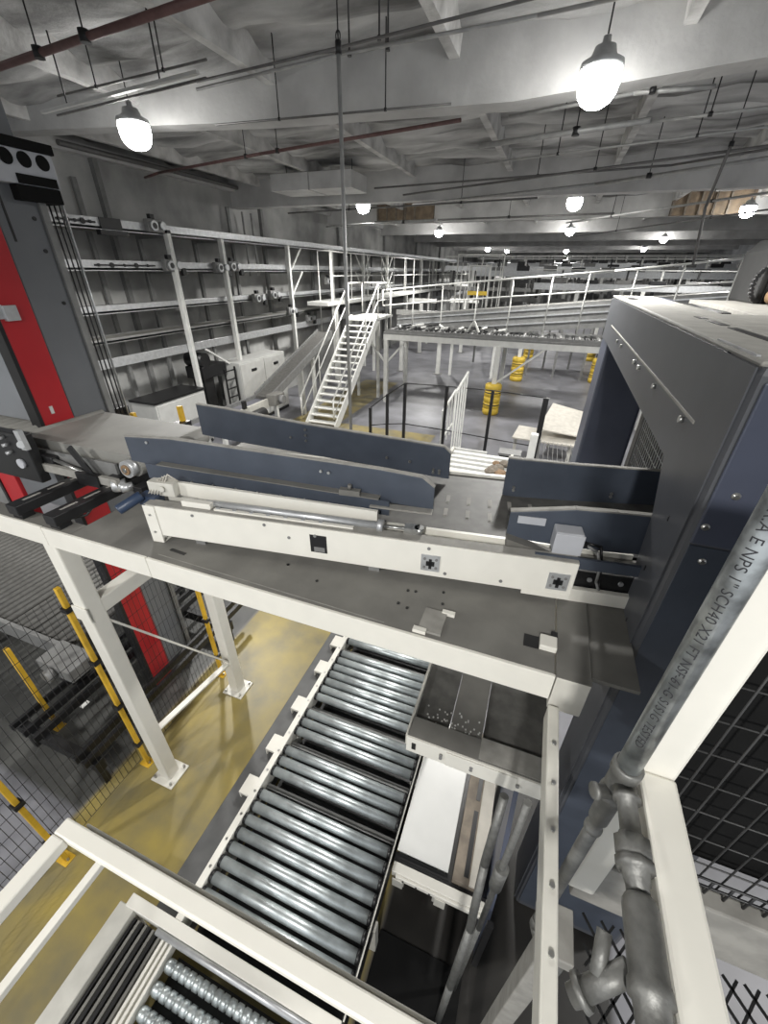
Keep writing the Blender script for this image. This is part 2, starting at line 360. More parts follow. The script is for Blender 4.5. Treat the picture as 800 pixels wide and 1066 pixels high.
# ================================================================== STEEL PLATFORM
t = thing('steel_platform', 'raised steel platform with grey deck and white edge beams on two white legs', 'platform', (-2.75, 1.3, 0))
MB().box(-2.50, .28, 1.262, 3.0, 2.982, 3.0).build('deck_plate', DUST, t)
MB().box(-3.75, -2.503, 1.262, 1.37, 2.982, 3.0).build('deck_plate', DUST, t)
MB().box(-3.75, -2.503, 1.95, 2.05, 2.9, 3.0).build('rear_support', BLACK, t)
MB().box(.425, .60, 1.30, 3.0, 2.975, 2.993).build('deck_plate', DUST, t)
for x0, x1, dz in ((-3.75, -2.74, .004), (-2.735, -1.885, 0), (-1.88, .285, 0)):
    MB().box(x0, x1, 1.245, 1.262, 2.862, 3.002+dz).box(x0, x1, 1.262, 1.31, 2.862, 2.874).build('edge_beam', WHITE, t, .003)
MB().box(-2.50, .28, 2.98, 3.0, 2.862, 2.982).build('edge_beam', WHITE, t, .003)
MB().box(.29, .42, 1.25, 3.0, 2.80, 2.996).build('end_beam', CREAM, t, .005)
MB().box(.288, .422, 1.252, 3.0, 2.996, 3.0).build('end_beam_top', DUST, t)
for x in (-2.3, -1.4, -.5): MB().box(x-.03, x+.03, 1.3, 2.98, 2.88, 2.98).build('joist', WHITE, t)
for x, y in ((-2.755, 1.31), (-2.74, 2.36)):
    l = MB().box(x-.062, x+.062, y-.062, y+.062, .015, 2.87).build('leg', WHITE, t, .012)
    MB().box(x-.13, x+.13, y-.12, y+.12, 0, .016).build('base_plate', WHITE, l, .003)
    for sx in (-1, 1):
        for sy in (-1, 1):
            MB().cyl((x+sx*.1, y+sy*.09, .016), (x+sx*.1, y+sy*.09, .05), .012, 8).build('anchor_bolt', ZINC, l)
x = -2.75
MB().bar((x, 1.25, 2.26), (x, 2.42, 2.26), .11, .13).build('tie_beam', WHITE, t, .01)
MB().box(x-.075, x+.075, 1.236, 1.248, 2.2, 2.33).build('clamp_plate', WHITE, t, .004)
MB().bar((x+.02, 1.36, 2.12), (x+.02, 2.32, .52), .018, .06, (1, 0, 0)).build('brace', WHITE, t)
MB().bar((x+.02, 2.32, .52), (x+.02, 1.36, .70), .018, .06, (1, 0, 0)).build('brace', WHITE, t)
MB().box(.30, .40, 2.2, 2.3, 0, 2.80).build('leg', CREAM, t, .008)
# loose deck fittings
MB().box(-.305, -.20, 1.285, 1.43, 3.0, 3.012).build('slot_cover', DUST_SHADE, t)
MB().box(-.325, -.265, 1.27, 1.295, 3.0, 3.018).build('clip', WHITE, t)
MB().box(-.225, -.165, 1.42, 1.442, 3.0, 3.018).build('clip', WHITE, t)
MB().box(.15, .215, 1.37, 1.44, 3.0, 3.003).build('deck_slot', BLACK, t)
MB().box(.215, .285, 1.37, 1.44, 3.0, 3.03).build('bracket', WHITE, t, .004)
MB().box(.262, .288, 1.445, 1.48, 3.0, 3.02).build('deck_slot', BLACK, t)
for px, py in ((415, 628), (424, 633), (461, 629), (425, 615), (433, 616), (462, 617), (330, 605), (300, 588)):
    p = P(px, py, z=3.0); MB().cyl(p, p+Vector((0, 0, .004)), .008, 8).build('deck_bolt', BLACK, t)
a, b = P(178, 572, z=3.0), P(193, 577, z=3.0)
MB().bar(a+Vector((0, 0, .001)), b+Vector((0, 0, .001)), .02, .003).build('deck_slot', BLACK, t)
a, b = P(165, 577, z=3.0), P(400, 648, z=3.0)
MB().bar(a, b, .004, .003).build('deck_seam', DUST_SHADE, t)

# ================================================================== MAIN BELT CONVEYOR  (local frame: u along, v across, w up)
CO = Vector((-1.962, 1.41, 3.0))
cv = thing('belt_conveyor', 'short belt conveyor with white side beam standing on the platform deck, between blue side guards', 'conveyor', CO, None, R(7.7))
def cb(mb, name, m, parent=cv, bev=0): return mb.build(name, m, parent, bev, local=True)
fb = MB().box(0.0, 2.315, -.012, 0, .05, .245)
fb.box(0, 2.315, 0, .05, .233, .245)
beam = cb(fb, 'side_beam', WHITE, cv, .003)
cb(MB().box(-.01, 2.315, -.004, .058, .245, .249), 'dusty_top_flange', DUST_SHADE)
f_ = cb(MB().box(-.012, .062, -.018, -.012, 0, .247).box(-.012, .062, -.018, .08, 0, .006), 'foot_plate', WHITE, cv, .002)
for w in (.19, .075):
    cb(MB().cyl((.025, -.018, w), (.025, -.024, w), .007, 8), 'bolt', ZINC, f_)
cb(MB().box(2.09, 2.31, -.013, -.002, .03, .06), 'lower_lip', WHITE)
cb(MB().box(.99, 1.083, -.0135, -.002, .095, .205), 'cutout', BLACK, beam)
cb(MB().box(1.01, 1.07, -.0145, -.0125, .10, .13), 'cutout_fitting', GREYM, beam)
for u0 in (1.585, 2.195):
    pl = cb(MB().box(u0, u0+.095, -.017, -.012, .085, .183), 'fixing_plate', ALU)
    cb(MB().box(u0+.026, u0+.069, -.020, -.017, .118, .146), 'plate_slot', BLACK, pl)
    cb(MB().box(u0+.040, u0+.055, -.020, -.017, .100, .160), 'plate_slot', BLACK, pl)
    for du in (.018, .077):
        for w in (.108, .160): cb(MB().cyl((u0+du, -.017, w), (u0+du, -.022, w), .007, 8), 'bolt', GREYM, pl)
for u_, w in ((.735, .225), (1.02, .20), (.87, .165), (1.62, .22), (.30, .22), (1.71, .08), (1.985, .085)):
    cb(MB().cyl((u_, -.012, w), (u_, -.016, w), .009, 8), 'bolt', GREYM)
# rear side, legs under, slider bed & belt
cb(MB().box(0, 2.75, .98, .995, .02, .20), 'side_beam', WHITE, cv, .003)
for u_ in (.25, 1.3, 2.2):
    cb(MB().box(u_, u_+.06, .02, .97, 0, .05), 'cross_support', GREYM)
cb(MB().box(-.02, 2.95, .19, .93, .165, .196), 'belt', BELTD)
cb(MB().box(-.02, 2.75, .10, .185, .05, .17), 'inner_frame', GREYM)
cb(MB().box(.0, 2.6, .17, .19, .17, .215), 'belt_rail', WHITE)
cb(MB().box(1.2, 2.3, .93, .952, .17, .215), 'belt_rail', WHITE)
pr = cb(MB().box(.15, 2.13, .075, .098, .17, .205), 'perforated_strip', WHITE)
for i in range(14):
    u_ = .9 + i*.093; cb(MB().cyl((u_, .086, .2052), (u_, .086, .2065), .006, 8), 'strip_hole', BLACK, pr)
for u_ in (1.665, 1.79, 1.915, 2.03, 2.15, 2.27):
    for v0 in (.40, .565):
        cb(MB().box(u_-.011, u_+.011, v0-.045, v0+.05, .196, .1975).cyl((u_, v0-.045, .196), (u_, v0-.045, .1975), .011, 10), 'belt_slot', DUST_SHADE)
# pneumatic rod, chain details
cyl_ = cb(MB().cyl((.35, .07, .262), (1.36, .07, .262), .02, 12), 'push_cylinder', ALU)
cb(MB().cyl((1.36, .07, .262), (1.50, .075, .262), .008, 10), 'piston_rod', ZINC, cyl_)
cb(MB().cyl((1.34, .07, .262), (1.37, .07, .262), .034, 14), 'end_cap', ALU, cyl_)
cb(MB().box(1.48, 1.555, .05, .10, .245, .28).cyl((1.555, .075, .245), (1.555, .075, .28), .025, 14), 'clevis', ZINC, cyl_)
cb(MB().cyl((1.55, .075, .2795), (1.55, .075, .282), .009, 10), 'clevis_hole', BLACK, cyl_)
cb(MB().box(.22, .40, .02, .06, .25, .285), 'sensor_block', WHITE, cv, .004)
for i in range(7):
    cb(MB().cyl((.44+i*.10, .035, .249), (.44+i*.10, .035, .262), .012, 8), 'chain_pin', ALU)
cb(MB().bar((.42, .03, .255), (1.22, .03, .255), .02, .01), 'chain_bar', WHITE)
cb(MB().bar((0, .16, .285), (1.32, .145, .262), .02, .085), 'inner_side_plate', WHITE)
cb(MB().box(-.05, .12, .10, .16, .25, .335).cyl((.05, .098, .30), (.05, .085, .30), .018, 10), 'bearing_block', CREAM, cv, .004)
cb(MB().box(-.10, .02, .05, .13, .20, .26).cyl((-.06, .05, .27), (-.14, -.06, .22), .03, 12), 'drive_motor', BLUEC, cv, .006)
for i in range(5): cb(MB().tube([(-.05+.02*i, .09, .26), (.0+.02*i, .13, .34+.01*i), (.07+.015*i, .15, .33)], .004, 6), 'cable', CARD)

# ---- blue side guards
def guard(name, label, front, h, thick=.012, flange=.03, ledge=True, bolts=(), bev=.003):
    """front: list of (u, v, w_bottom, w_top) in the conveyor's frame"""
    rot = Matrix.Rotation(R(7.7), 3, 'Z')
    t = thing(name, label, 'guard', CO, 'side guards of the platform conveyor', R(7.7))
    m = MB(); bm = m.bm; rows = []
    for u_, v_, w0, w1 in front:
        rows.append([bm.verts.new((u_, v_, w0)), bm.verts.new((u_, v_, w1)), bm.verts.new((u_, v_+thick, w1)), bm.verts.new((u_, v_+thick, w0))])
    for a_, b_ in zip(rows, rows[1:]):
        for i in range(4): bm.faces.new((a_[i], a_[(i+1)%4], b_[(i+1)%4], b_[i]))
    bm.faces.new(rows[0]); bm.faces.new(rows[-1][::-1])
    plate = cb(m, 'guard_plate', BLUE, t, bev)
    m = MB()
    for (u0, v0, _, w0), (u1, v1, _, w1) in zip(front, front[1:]):
        m.bar((u0, v0+flange/2, w0+.004), (u1, v1+flange/2, w1+.004), flange, .008)
    cb(m, 'top_flange', DUST_SHADE, t, .002)
    for u_, v_, w_ in bolts:
        cb(MB().cyl((u_, v_, w_), (u_, v_-.008, w_), .009, 10), 'bolt', ZINC, t)
    return t
g = guard('side_guard', 'near blue side guard with a lower bolted strip, along the front of the belt', [(-.36, .345, .33, .49), (-.03, .34, .30, .505), (.6, .32, .29, .488), (1.3, .30, .275, .468), (1.53, .29, .27, .452), (1.60, .288, .27, .40)], .2,
          bolts=[(-.2, .343, .47), (.95, .31, .42), (1.0, .30, .42)])
m = MB(); m.prism([(-.22, .30, .245), (1.36, .255, .215), (1.36, .255, .305), (-.22, .30, .345)], (0, .008, 0))
lo_ = cb(m, 'lower_strip', BLUE, g)
m = MB(); m.bar((-.13, .315, .348), (1.3, .275, .312), .05, .006); cb(m, 'dusty_or_shaded_ledge', DUST, lo_)
for i in range(10): cb(MB().cyl((-.05+.15*i, .295-.0043*i, .262-.003*i), (-.05+.15*i, .283-.0043*i, .262-.003*i), .008, 8), 'bolt', ZINC, lo_)
cb(MB().box(1.07, 1.19, .255, .29, .31, .345).cyl((1.13, .27, .35), (1.13, .27, .375), .012, 8), 'latch', DUST, g)
cb(MB().box(1.25, 1.60, .24, .29, .262, .272), 'bottom_flange', DUST_SHADE, g)
guard('side_guard', 'rear blue side guard at the back edge of the belt, nearest the stairs', [(-.30, 1.00, .28, .515), (-.05, .965, .27, .512), (.6, .89, .255, .475), (1.25, .825, .24, .452), (1.6, .79, .225, .44), (1.645, .787, .225, .40)], .2,
      bolts=[(.62, .884, .44), (.62, .884, .40), (.62, .884, .36), (.50, .895, .37), (1.22, .82, .32), (1.38, .805, .315), (1.54, .79, .28), (1.58, .787, .28), (1.54, .79, .26), (1.58, .787, .26)])
guard('side_guard', 'blue side guard at the gantry opening, behind the belt slots', [(1.99, .70, .20, .442), (2.08, .70, .17, .44), (2.35, .72, .165, .43), (2.98, .80, .14, .41)], .2, bolts=[(2.05, .698, .24), (2.05, .698, .26), (2.62, .752, .24), (2.62, .752, .26)])
g = guard('side_guard', 'short blue side guard in front of the gantry, carrying the grey box', [(1.99, .155, .24, .385), (2.28, .15, .23, .44), (2.46, .15, .23, .445), (2.75, .17, .23, .44)], .2)
cb(MB().prism([(1.99, .10, .215), (2.32, .09, .17), (2.32, .09, .18), (1.99, .10, .262)], (0, .06, 0)), 'lower_wedge', DUST, g)
cb(MB().box(2.03, 2.16, .146, .152, .335, .375), 'blank_label', BOXG, g)
cb(MB().box(2.12, 2.66, .02, .035, .20, .255), 'bracket_strip', BLUE, g)
# grey junction box with cable
u0 = CO + Matrix.Rotation(R(7.7), 3, 'Z') @ Vector((2.24, .06, .245))
t = thing('junction_box', 'small light grey junction box with dark cables on the short guard', 'box', u0, None, R(7.7))
cb(MB().box(-.04, .085, 0, .085, .0, .115), 'box_body', BOXG, t, .006)
cb(MB().box(-.043, .088, -.008, 0, .002, .113), 'box_lid', BOXG, t, .004)
for i in range(3): cb(MB().cyl((.085, .02+.025*i, .05), (.11, .02+.025*i, .05), .01, 8), 'cable_gland', BLACK, t)
cb(MB().tube([(.11, .02, .05), (.16, .01, .03), (.19, 0, -.05), (.19, -.01, -.13), (.22, -.02, -.19)], .007, 8), 'cable', GREYM, t)
cb(MB().tube([(.11, .045, .05), (.18, .04, .04), (.20, .02, -.05), (.205, 0, -.13), (.225, -.01, -.2)], .007, 8), 'cable', BLACK, t)
# outfeed rail on the deck under the box
O2 = CO + Matrix.Rotation(R(7.7), 3, 'Z') @ Vector((2.32, .02, 0))
t = thing('outfeed_rail', 'low white outfeed rail and black channel running into the gantry', 'rail', O2, None, R(7.7))
cb(MB().box(0, .42, 0, .03, 0, .075), 'rail_bar', WHITE, t, .003)
cb(MB().box(.0, .5, .04, .12, 0, .16).box(.1, .55, .16, .19, .05, .2), 'black_channel', BLACK, t, .003)
for i in range(3): cb(MB().cyl((.08+.14*i, .038, .12), (.08+.14*i, .03, .12), .012, 10), 'bolt', ALU, t)
cb(MB().box(.02, .45, .13, .15, .17, .19), 'channel_lip', DUST_SHADE, t)

# ================================================================== INFEED CONVEYOR (left)
t = thing('infeed_conveyor', 'grey belt infeed conveyor with roller section at the left edge, above black arms', 'conveyor', (-3.2, 2.1, 3.0))
nose = [(-3.55, 3.3), (-2.55, 3.3)]
m = MB(); pr_ = []
for i in range(11):
    a_ = math.pi/2 - math.pi*i/10; pr_.append((-2.50+.075*math.cos(a_), 3.225+.075*math.sin(a_)))
pr_ = [(-3.55, 3.3)] + pr_ + [(-3.55, 3.15)]
m.prism([(x, 1.80, z) for x, z in pr_], (0, .66, 0)).build('belt', BELT, t, .004)
b_ = MB().box(-3.6, -2.62, 1.755, 1.775, 3.10, 3.24).build('side_plate', GREYM, t, .002)
MB().box(-3.6, -2.62, 2.47, 2.49, 3.10, 3.24).build('side_plate', GREYM, t, .002)
MB().bar((-3.36, 1.69, 3.14), (-2.56, 1.70, 3.13), .03, .06).build('lower_bar', DUST_SHADE, t)
n_ = MB().cyl((-2.5, 1.74, 3.225), (-2.5, 1.81, 3.225), .06, 20).build('nose_roller', ALU, t)
MB().cyl((-2.5, 1.73, 3.225), (-2.5, 1.745, 3.225), .036, 16).build('bearing_ring', BROWN, n_)
MB().cyl((-2.5, 1.725, 3.225), (-2.5, 1.735, 3.225), .018, 12).build('shaft_end', ZINC, n_)
MB().cyl((-2.62, 1.69, 3.10), (-2.56, 1.75, 3.10), .045, 16).cyl((-2.54, 1.69, 3.10), (-2.50, 1.75, 3.10), .03, 16).build('tension_roller', ALU, t)
MB().box(-2.44, -2.36, 1.70, 1.95, 3.03, 3.13).build('nose_bracket', BLACK, t, .004)
# roller section
for i in range(16):
    x = -3.64 - i*.098
    MB().cyl((x, 1.86, 3.268), (x, 2.5, 3.268), .033, 12).build('roller', BELT, t)
MB().box(-5.3, -3.57, 1.82, 1.85, 3.12, 3.27).build('side_plate', BLACK, t)
MB().box(-5.3, -3.57, 2.505, 2.53, 3.12, 3.27).build('side_plate', GREYM, t)
# chain guard & bearings at front-left
g_ = MB().box(-3.95, -3.27, 1.63, 1.70, 3.03, 3.40).build('drive_guard', BLACK, t, .01)
for px, py in ((4, 455), (9, 462), (13, 470)):
    p = P(px, py, y=1.63); MB().cyl(p, p+Vector((0, -.04, 0)), .012, 10).build('grease_fitting', ALU, g_)
p = P(24, 482, y=1.63); MB().cyl(p, p+Vector((0, -.02, 0)), .036, 18).build('guard_window', BOXG, g_)
a, b = P(18, 448, y=1.60), P(28, 468, y=1.60)
MB().bar(a, b, .05, .03, (0, 1, 0)).cyl(P(22, 463, y=1.585), P(22, 463, y=1.575), .025, 12).build('chain_tensioner', ALU, g_)
MB().bar((-2.93, 1.70, 3.34), (-2.78, 1.70, 3.12), .06, .012, (0, 1, 0)).build('bracket_arm', BLACK, t)
MB().bar((-2.93, 1.69, 3.12), (-2.72, 1.69, 3.12), .04, .09).build('bracket_foot', BLACK, t)
MB().cyl((-3.2, 1.72, 3.2), (-2.85, 1.70, 3.15), .012, 8).build('tension_screw', ZINC, t)
MB().box(-3.20, -3.12, 1.70, 1.71, 3.12, 3.155).build('pink_tag', PINK, t)
MB().box(-3.34, -3.18, 1.70, 1.76, 3.12, 3.22).build('bearing_housing', BLACK, t, .01)
# black support arms
for x in (-2.985, -2.64):
    a_ = MB().box(x-.05, x+.05, 1.26, 1.98, 3.03, 3.10).build('support_arm', BLACK, t, .006)
    MB().box(x-.045, x+.045, 1.275, 1.35, 3.0, 3.03).build('arm_foot', BLACK, a_)
    for yy in (1.34, 1.50, 1.66): MB().box(x-.010, x+.010, yy, yy+.11, 3.10, 3.1015).build('arm_slot', DUST_SHADE, a_)
for x in (-2.99, -2.62):
    MB().box(x-.05, x+.05, 1.70, 1.78, 3.10, 3.16).build('stand_post', BLACK, t)
MB().tube([(-2.74, 1.36, 3.05), (-2.66, 1.37, 3.01), (-2.6, 1.45, 3.01), (-2.62, 1.55, 3.05)], .008, 8).build('cable', BLACK, t)

# red and grey cover hanging under the infeed conveyor
t = thing('hanging_cover', 'red and grey cover panel hanging beneath the infeed conveyor at the left edge', 'cover', (-4.3, 2.08, 2.3))
MB().box(-4.72, -4.47, 2.03, 2.12, 1.95, 3.12).build('red_strip', RED, t, .006)
MB().box(-4.465, -3.80, 2.06, 2.14, 2.45, 3.12).build('grey_panel', TGREY, t, .01)
MB().box(-4.76, -4.722, 2.02, 2.12, 1.95, 3.12).build('black_edge', BLACK, t)
MB().box(-5.3, -4.765, 2.06, 2.12, 2.2, 3.12).build('grey_panel', GREYM, t)

# small black sensor with fingers and yellow clamps behind the infeed belt
t = thing('sensor_bracket', 'dark sensor bracket with two yellow clamps behind the infeed belt', 'bracket', P(170, 445, z=3.0))
for px, py in ((142, 434), (190, 428)):
    p = P(px, py+8, y=2.8); MB().box(p.x-.02, p.x+.02, 2.78, 2.82, 3.02, p.z+.12).build('yellow_clamp', YEL, t, .003)
a, b = P(118, 435, y=2.72), P(195, 440, y=2.75)
MB().bar((a.x, 2.72, 3.12), (b.x, 2.74, 3.09), .06, .05).box(a.x-.04, a.x+.1, 2.68, 2.84, 3.1, 3.24).box(b.x-.15, b.x-.04, 2.68, 2.84, 3.06, 3.18).build('sensor_arm', BLACK, t, .005)
MB().box(a.x, b.x, 2.7, 2.8, 3.0, 3.08).build('sensor_base', GREYM, t)

# ================================================================== TOWER (grey and red lift mast)
t = thing('lift_mast', 'tall grey lift mast with a red face strip and a black top carriage at left', 'mast', (-3.85, 2.35, 0))
MB().box(-4.25, -3.68, 2.27, 2.58, 0, 6.6).build('grey_column', TGREY, t, .01)
MB().box(-3.76, -3.665, 2.02, 2.262, 0, 6.4).build('red_strip', RED, t, .006)
MB().box(-3.77, -3.66, 1.99, 2.018, 0, 6.4).build('black_edge', BLACK, t)
MB().box(-5.4, -3.772, 2.03, 2.20, 3.31, 6.4).build('grey_side_panel', mat('pale_tower_grey', (.21, .22, .235), .45, 0, .05, 3), t, .01)
MB().box(-3.675, -3.66, 2.10, 2.125, 3.37, 3.43).build('white_sticker', SHEET, t)
for z in (4.02, 4.1): pass
MB().bar((-3.66, 2.06, 4.12), (-3.66, 1.5, 4.12), .02, .09).box(-3.68, -3.63, 2.05, 2.14, 4.06, 4.16).build('guide_rail', ALU, t, .003)
for z0, z1 in ((4.55, 4.85), (4.95, 5.1)):
    MB().box(-3.682, -3.676, 2.33, 2.345, z0, z1).build('panel_slot', BLACK, t)
for z in (4.5, 4.15, 4.7): MB().cyl((-3.68, 2.52, z), (-3.672, 2.52, z), .014, 10).build('panel_hole', BLACK, t)
MB().box(-3.70, -3.66, 2.58, 2.63, 0, 5.0).build('edge_rail', GREYM, t)
cg = MB().box(-3.95, -3.62, 2.2, 2.76, 4.89, 5.09).build('top_carriage', BOXG, t, .008)
MB().box(-3.96, -3.61, 2.43, 2.74, 4.80, 4.888).build('carriage_base', RUBBER, cg, .006)
MB().box(-3.96, -3.61, 2.3, 2.78, 5.09, 5.15).build('carriage_cap', RUBBER, cg, .006)
for y in (2.43, 2.55, 2.675): MB().cyl((-3.625, y, 5.034), (-3.612, y, 5.034), .045, 22).build('round_port', RUBBER, cg)
MB().box(-3.622, -3.61, 2.46, 2.735, 4.895, 4.95).build('recess', RUBBER, cg)
cabs = MB()
for y in (2.68, 2.72, 2.76, 2.80): cabs.cyl((-3.7, y-.04, 4.85), (-3.7+.02, y-.06, 3.1), .006, 6)
cabs.build('hoist_cable', BLACK, t)
MB().cyl((-3.72, 2.80, 4.85), (-3.72, 2.80, 3.1), .010, 6).build('hoist_cable', ALU, t)

# ================================================================== BLUE-GREY GANTRY MACHINE
gx0, gx1 = .60, 1.35
t = thing('gantry_machine', 'large blue-grey portal machine frame at right that the conveyor runs through', 'machine', (.95, 3.5, 0))
MB().box(gx0, gx1, 1.53, 1.86, 0, 4.18).build('near_leg', GSIDE, t, .035)
MB().box(gx0, gx0+.5, 5.12, 5.72, 0, 4.18).build('far_leg', GBLUE, t, .03)
m = MB().box(gx0, gx0+.02, 1.84, 5.14, 3.905, 4.17); m.build('header', GSIDE, t)
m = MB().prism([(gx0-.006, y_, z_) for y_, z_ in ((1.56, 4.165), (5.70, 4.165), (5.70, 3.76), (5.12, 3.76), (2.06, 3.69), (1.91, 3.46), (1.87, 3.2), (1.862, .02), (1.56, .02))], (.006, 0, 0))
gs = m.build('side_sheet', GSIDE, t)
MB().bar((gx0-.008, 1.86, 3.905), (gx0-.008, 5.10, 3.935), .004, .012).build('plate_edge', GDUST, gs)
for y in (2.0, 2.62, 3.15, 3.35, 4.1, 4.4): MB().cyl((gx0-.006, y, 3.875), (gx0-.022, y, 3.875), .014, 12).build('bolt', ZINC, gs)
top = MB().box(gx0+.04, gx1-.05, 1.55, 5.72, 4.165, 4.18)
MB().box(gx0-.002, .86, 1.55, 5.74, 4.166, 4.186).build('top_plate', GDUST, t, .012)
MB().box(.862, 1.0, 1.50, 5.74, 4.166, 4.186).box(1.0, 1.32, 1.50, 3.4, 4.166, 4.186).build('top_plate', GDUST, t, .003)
for y0, y1 in ((1.62, 2.5), (2.6, 2.86), (2.95, 3.1)): MB().box(.775, .815, y0, y1, 4.186, 4.188).build('top_slot', BLACK, t)
MB().box(.66, .74, 4.9, 5.3, 4.187, 4.189).build('top_slot', BLACK, t)
MB().bar((gx0+.01, 1.62, 4.188), (gx0+.01, 2.0, 4.188), .012, .006).build('edge_strip', ALU, t)
MB().box(1.005, 1.52, 4.9, 6.3, 4.05, 4.10).build('dark_tray', BLACK, t)
MB().box(gx1-.1, gx1, 1.84, 5.7, 2.2, 4.04).build('rear_panel', BLACK, t)
fp = MB().box(.618, 1.3, 1.517, 1.53, 3.565, 4.13).build('front_panel', GBLUE, t, .006)
MB().box(.622, 1.3, 1.524, 1.5305, .1, 3.555).build('lower_front_panel', BLUE, t, .003)
for x, z in ((.640, 3.64), (.681, 3.77), (.74, 4.0)): MB().lathe((x, 1.517, z), (0, -1, 0), [(0, .0135), (.003, .0135), (.004, .009), (.010, .008)], 16).build('bolt', ZINC, fp)
MB().lathe((.682, 1.524, 3.496), (0, -1, 0), [(0, .0135), (.003, .0135), (.004, .009), (.010, .008)], 16).build('bolt', ZINC, t)
for y, z in ((1.72, 3.55), (1.74, 3.28), (1.70, 3.0)): MB().box(gx0-.008, gx0+.002, y-.005, y+.005, z-.012, z+.012).build('leg_slot', BLACK, t)
# grey mesh cage inside the gantry
t = thing('mesh_screen', 'pale wire mesh screen seen inside the gantry opening', 'screen', (1.15, 4.2, 0))
m = MB()
for i in range(26): y = 3.0+i*.075; m.cyl((1.12, y, 2.6), (1.12, y, 3.5), .004, 5)
for i in range(10): m.cyl((1.12, 3.0, 2.6+i*.1), (1.12, 4.9, 2.6+i*.1), .004, 5)
m.build('wire_grid', ALU, t)
for y in (2.98, 4.9): MB().box(1.10, 1.14, y-.02, y+.02, 0, 3.55).build('screen_post', GREYM, t)
MB().bar((1.0, 2.3, 3.0), (1.0, 3.0, 3.55), .02, .02).build('tension_wire', BLACK, t)

# machine behind gantry (far right)
t = thing('vented_machine', 'grey machine housing with vent slots and a brown roll at the right edge', 'machine', (2.7, 6.3, 0))
hs = MB().prism([(1.99, 6.0, 4.13), (1.99, 6.0, 4.62), (2.09, 6.0, 4.74), (3.5, 6.0, 4.80), (3.5, 6.0, 4.13)], (0, .8, 0)).build('housing', mat('housing_grey', (.022, .022, .022), .7, 0, .1, 9), t, .02)
for i in range(7): MB().bar((2.12+i*.055, 5.99, 4.66), (2.08+i*.055, 5.99, 4.46), .014, .012, (0, 1, 0)).build('vent_slot', BLACK, hs)
MB().box(2.06, 3.5, 5.985, 6.0, 4.14, 4.38).build('dark_opening', BLACK, t)
m = MB()
for i in range(14):
    a_ = R(60+15*i); m.cyl((2.02+.10*math.cos(a_), 5.93, 4.31+.16*math.sin(a_)), (2.02+.10*math.cos(a_), 5.99, 4.31+.16*math.sin(a_)), .02, 8)
m.build('cable_chain', BLACK, t)
MB().lathe((2.13, 5.72, 4.21), (0, 1, 0), [(0, .05), (.01, .075), (.2, .08), (.21, .05)], 20).build('brown_roll', BROWN, t)
MB().box(1.50, 3.5, 3.45, 4.88, 4.06, 4.13).box(1.55, 3.5, 4.88, 6.6, 4.06, 4.13).build('machine_table', DUST_SHADE, t, .003)
MB().box(2.20, 2.33, 5.55, 5.65, 4.13, 4.35).build('white_bracket', SHEET, t, .006)
for x in (1.8, 3.3): MB().box(x-.05, x+.05, 6.0, 6.1, 0, 4.06).build('machine_leg', CREAM, t)
for x in (1.58, 1.64, 1.70): MB().cyl((x, 3.45, 4.10), (x, 3.44, 4.10), .014, 8).build('bolt', BLACK, t)

# ================================================================== RIGHT RAIL FRAME, PIPES
t = thing('rail_frame', 'white square tube rail frame in the right foreground', 'railing', (.455, .77, 2.7))
MB().box(.412, .494, .735, .815, 2.6, 4.12).build('post', WHITE, t, .008)
MB().box(.412, .494, .02, .735, 3.262, 3.345).build('rail', WHITE, t, .008)
MB().box(.40, 1.6, .73, .82, 4.02, 4.10).build('rail', WHITE, t, .008)
MB().box(.44, 1.6, .75, .81, 2.50, 2.78).build('kick_plate', DUST_SHADE, t, .008)  # darker tone stands in for shade from the walkway
MB().box(1.52, 1.6, .735, .815, 2.6, 4.1).build('post', WHITE, t, .008)
mp = MB()
for i in range(9): x = .53+i*.055; 
for i in range(18): x = .525+i*.058; mp.cyl((x, .83, 2.55), (x, .83, 4.05), .0028, 5)
for i in range(10): z = 2.85+i*.125; mp.cyl((.5, .834, z), (1.55, .834, z), .0028, 5)
mp.build('mesh_infill', mat('dark_wire', (.05, .05, .05), .5), t)
MB().box(.50, 1.6, .90, .91, 2.76, 4.05).build('black_backing_sheet', RUBBER, t)
mp = MB()
for i in range(22): x = .46+i*.05; mp.cyl((x, .79, 2.78), (x, .79, 2.86), .004, 5)
mp.cyl((.46, .79, 2.82), (1.55, .79, 2.82), .004, 5).cyl((.46, .79, 2.86), (1.55, .79, 2.86), .004, 5)
mp.build('toe_mesh', BLACK, t)
mp = MB()
for i in range(28):
    x = .1+i*.06
    for sx in (-1, 1):
        a_ = Vector((x, .05, 2.44)); b_ = Vector((x+sx*.5, .74, 2.44))
        if min(a_.x, b_.x) < .50:
            if max(a_.x, b_.x) < .56: continue
            lo2, hi2 = (a_, b_) if a_.x < b_.x else (b_, a_); f_2 = (.50-lo2.x)/(hi2.x-lo2.x); lo2 = lo2.lerp(hi2, f_2); a_, b_ = lo2, hi2
        mp.bar(a_, b_, .008, .006)
mp.build('expanded_floor_mesh', BLACK, t)

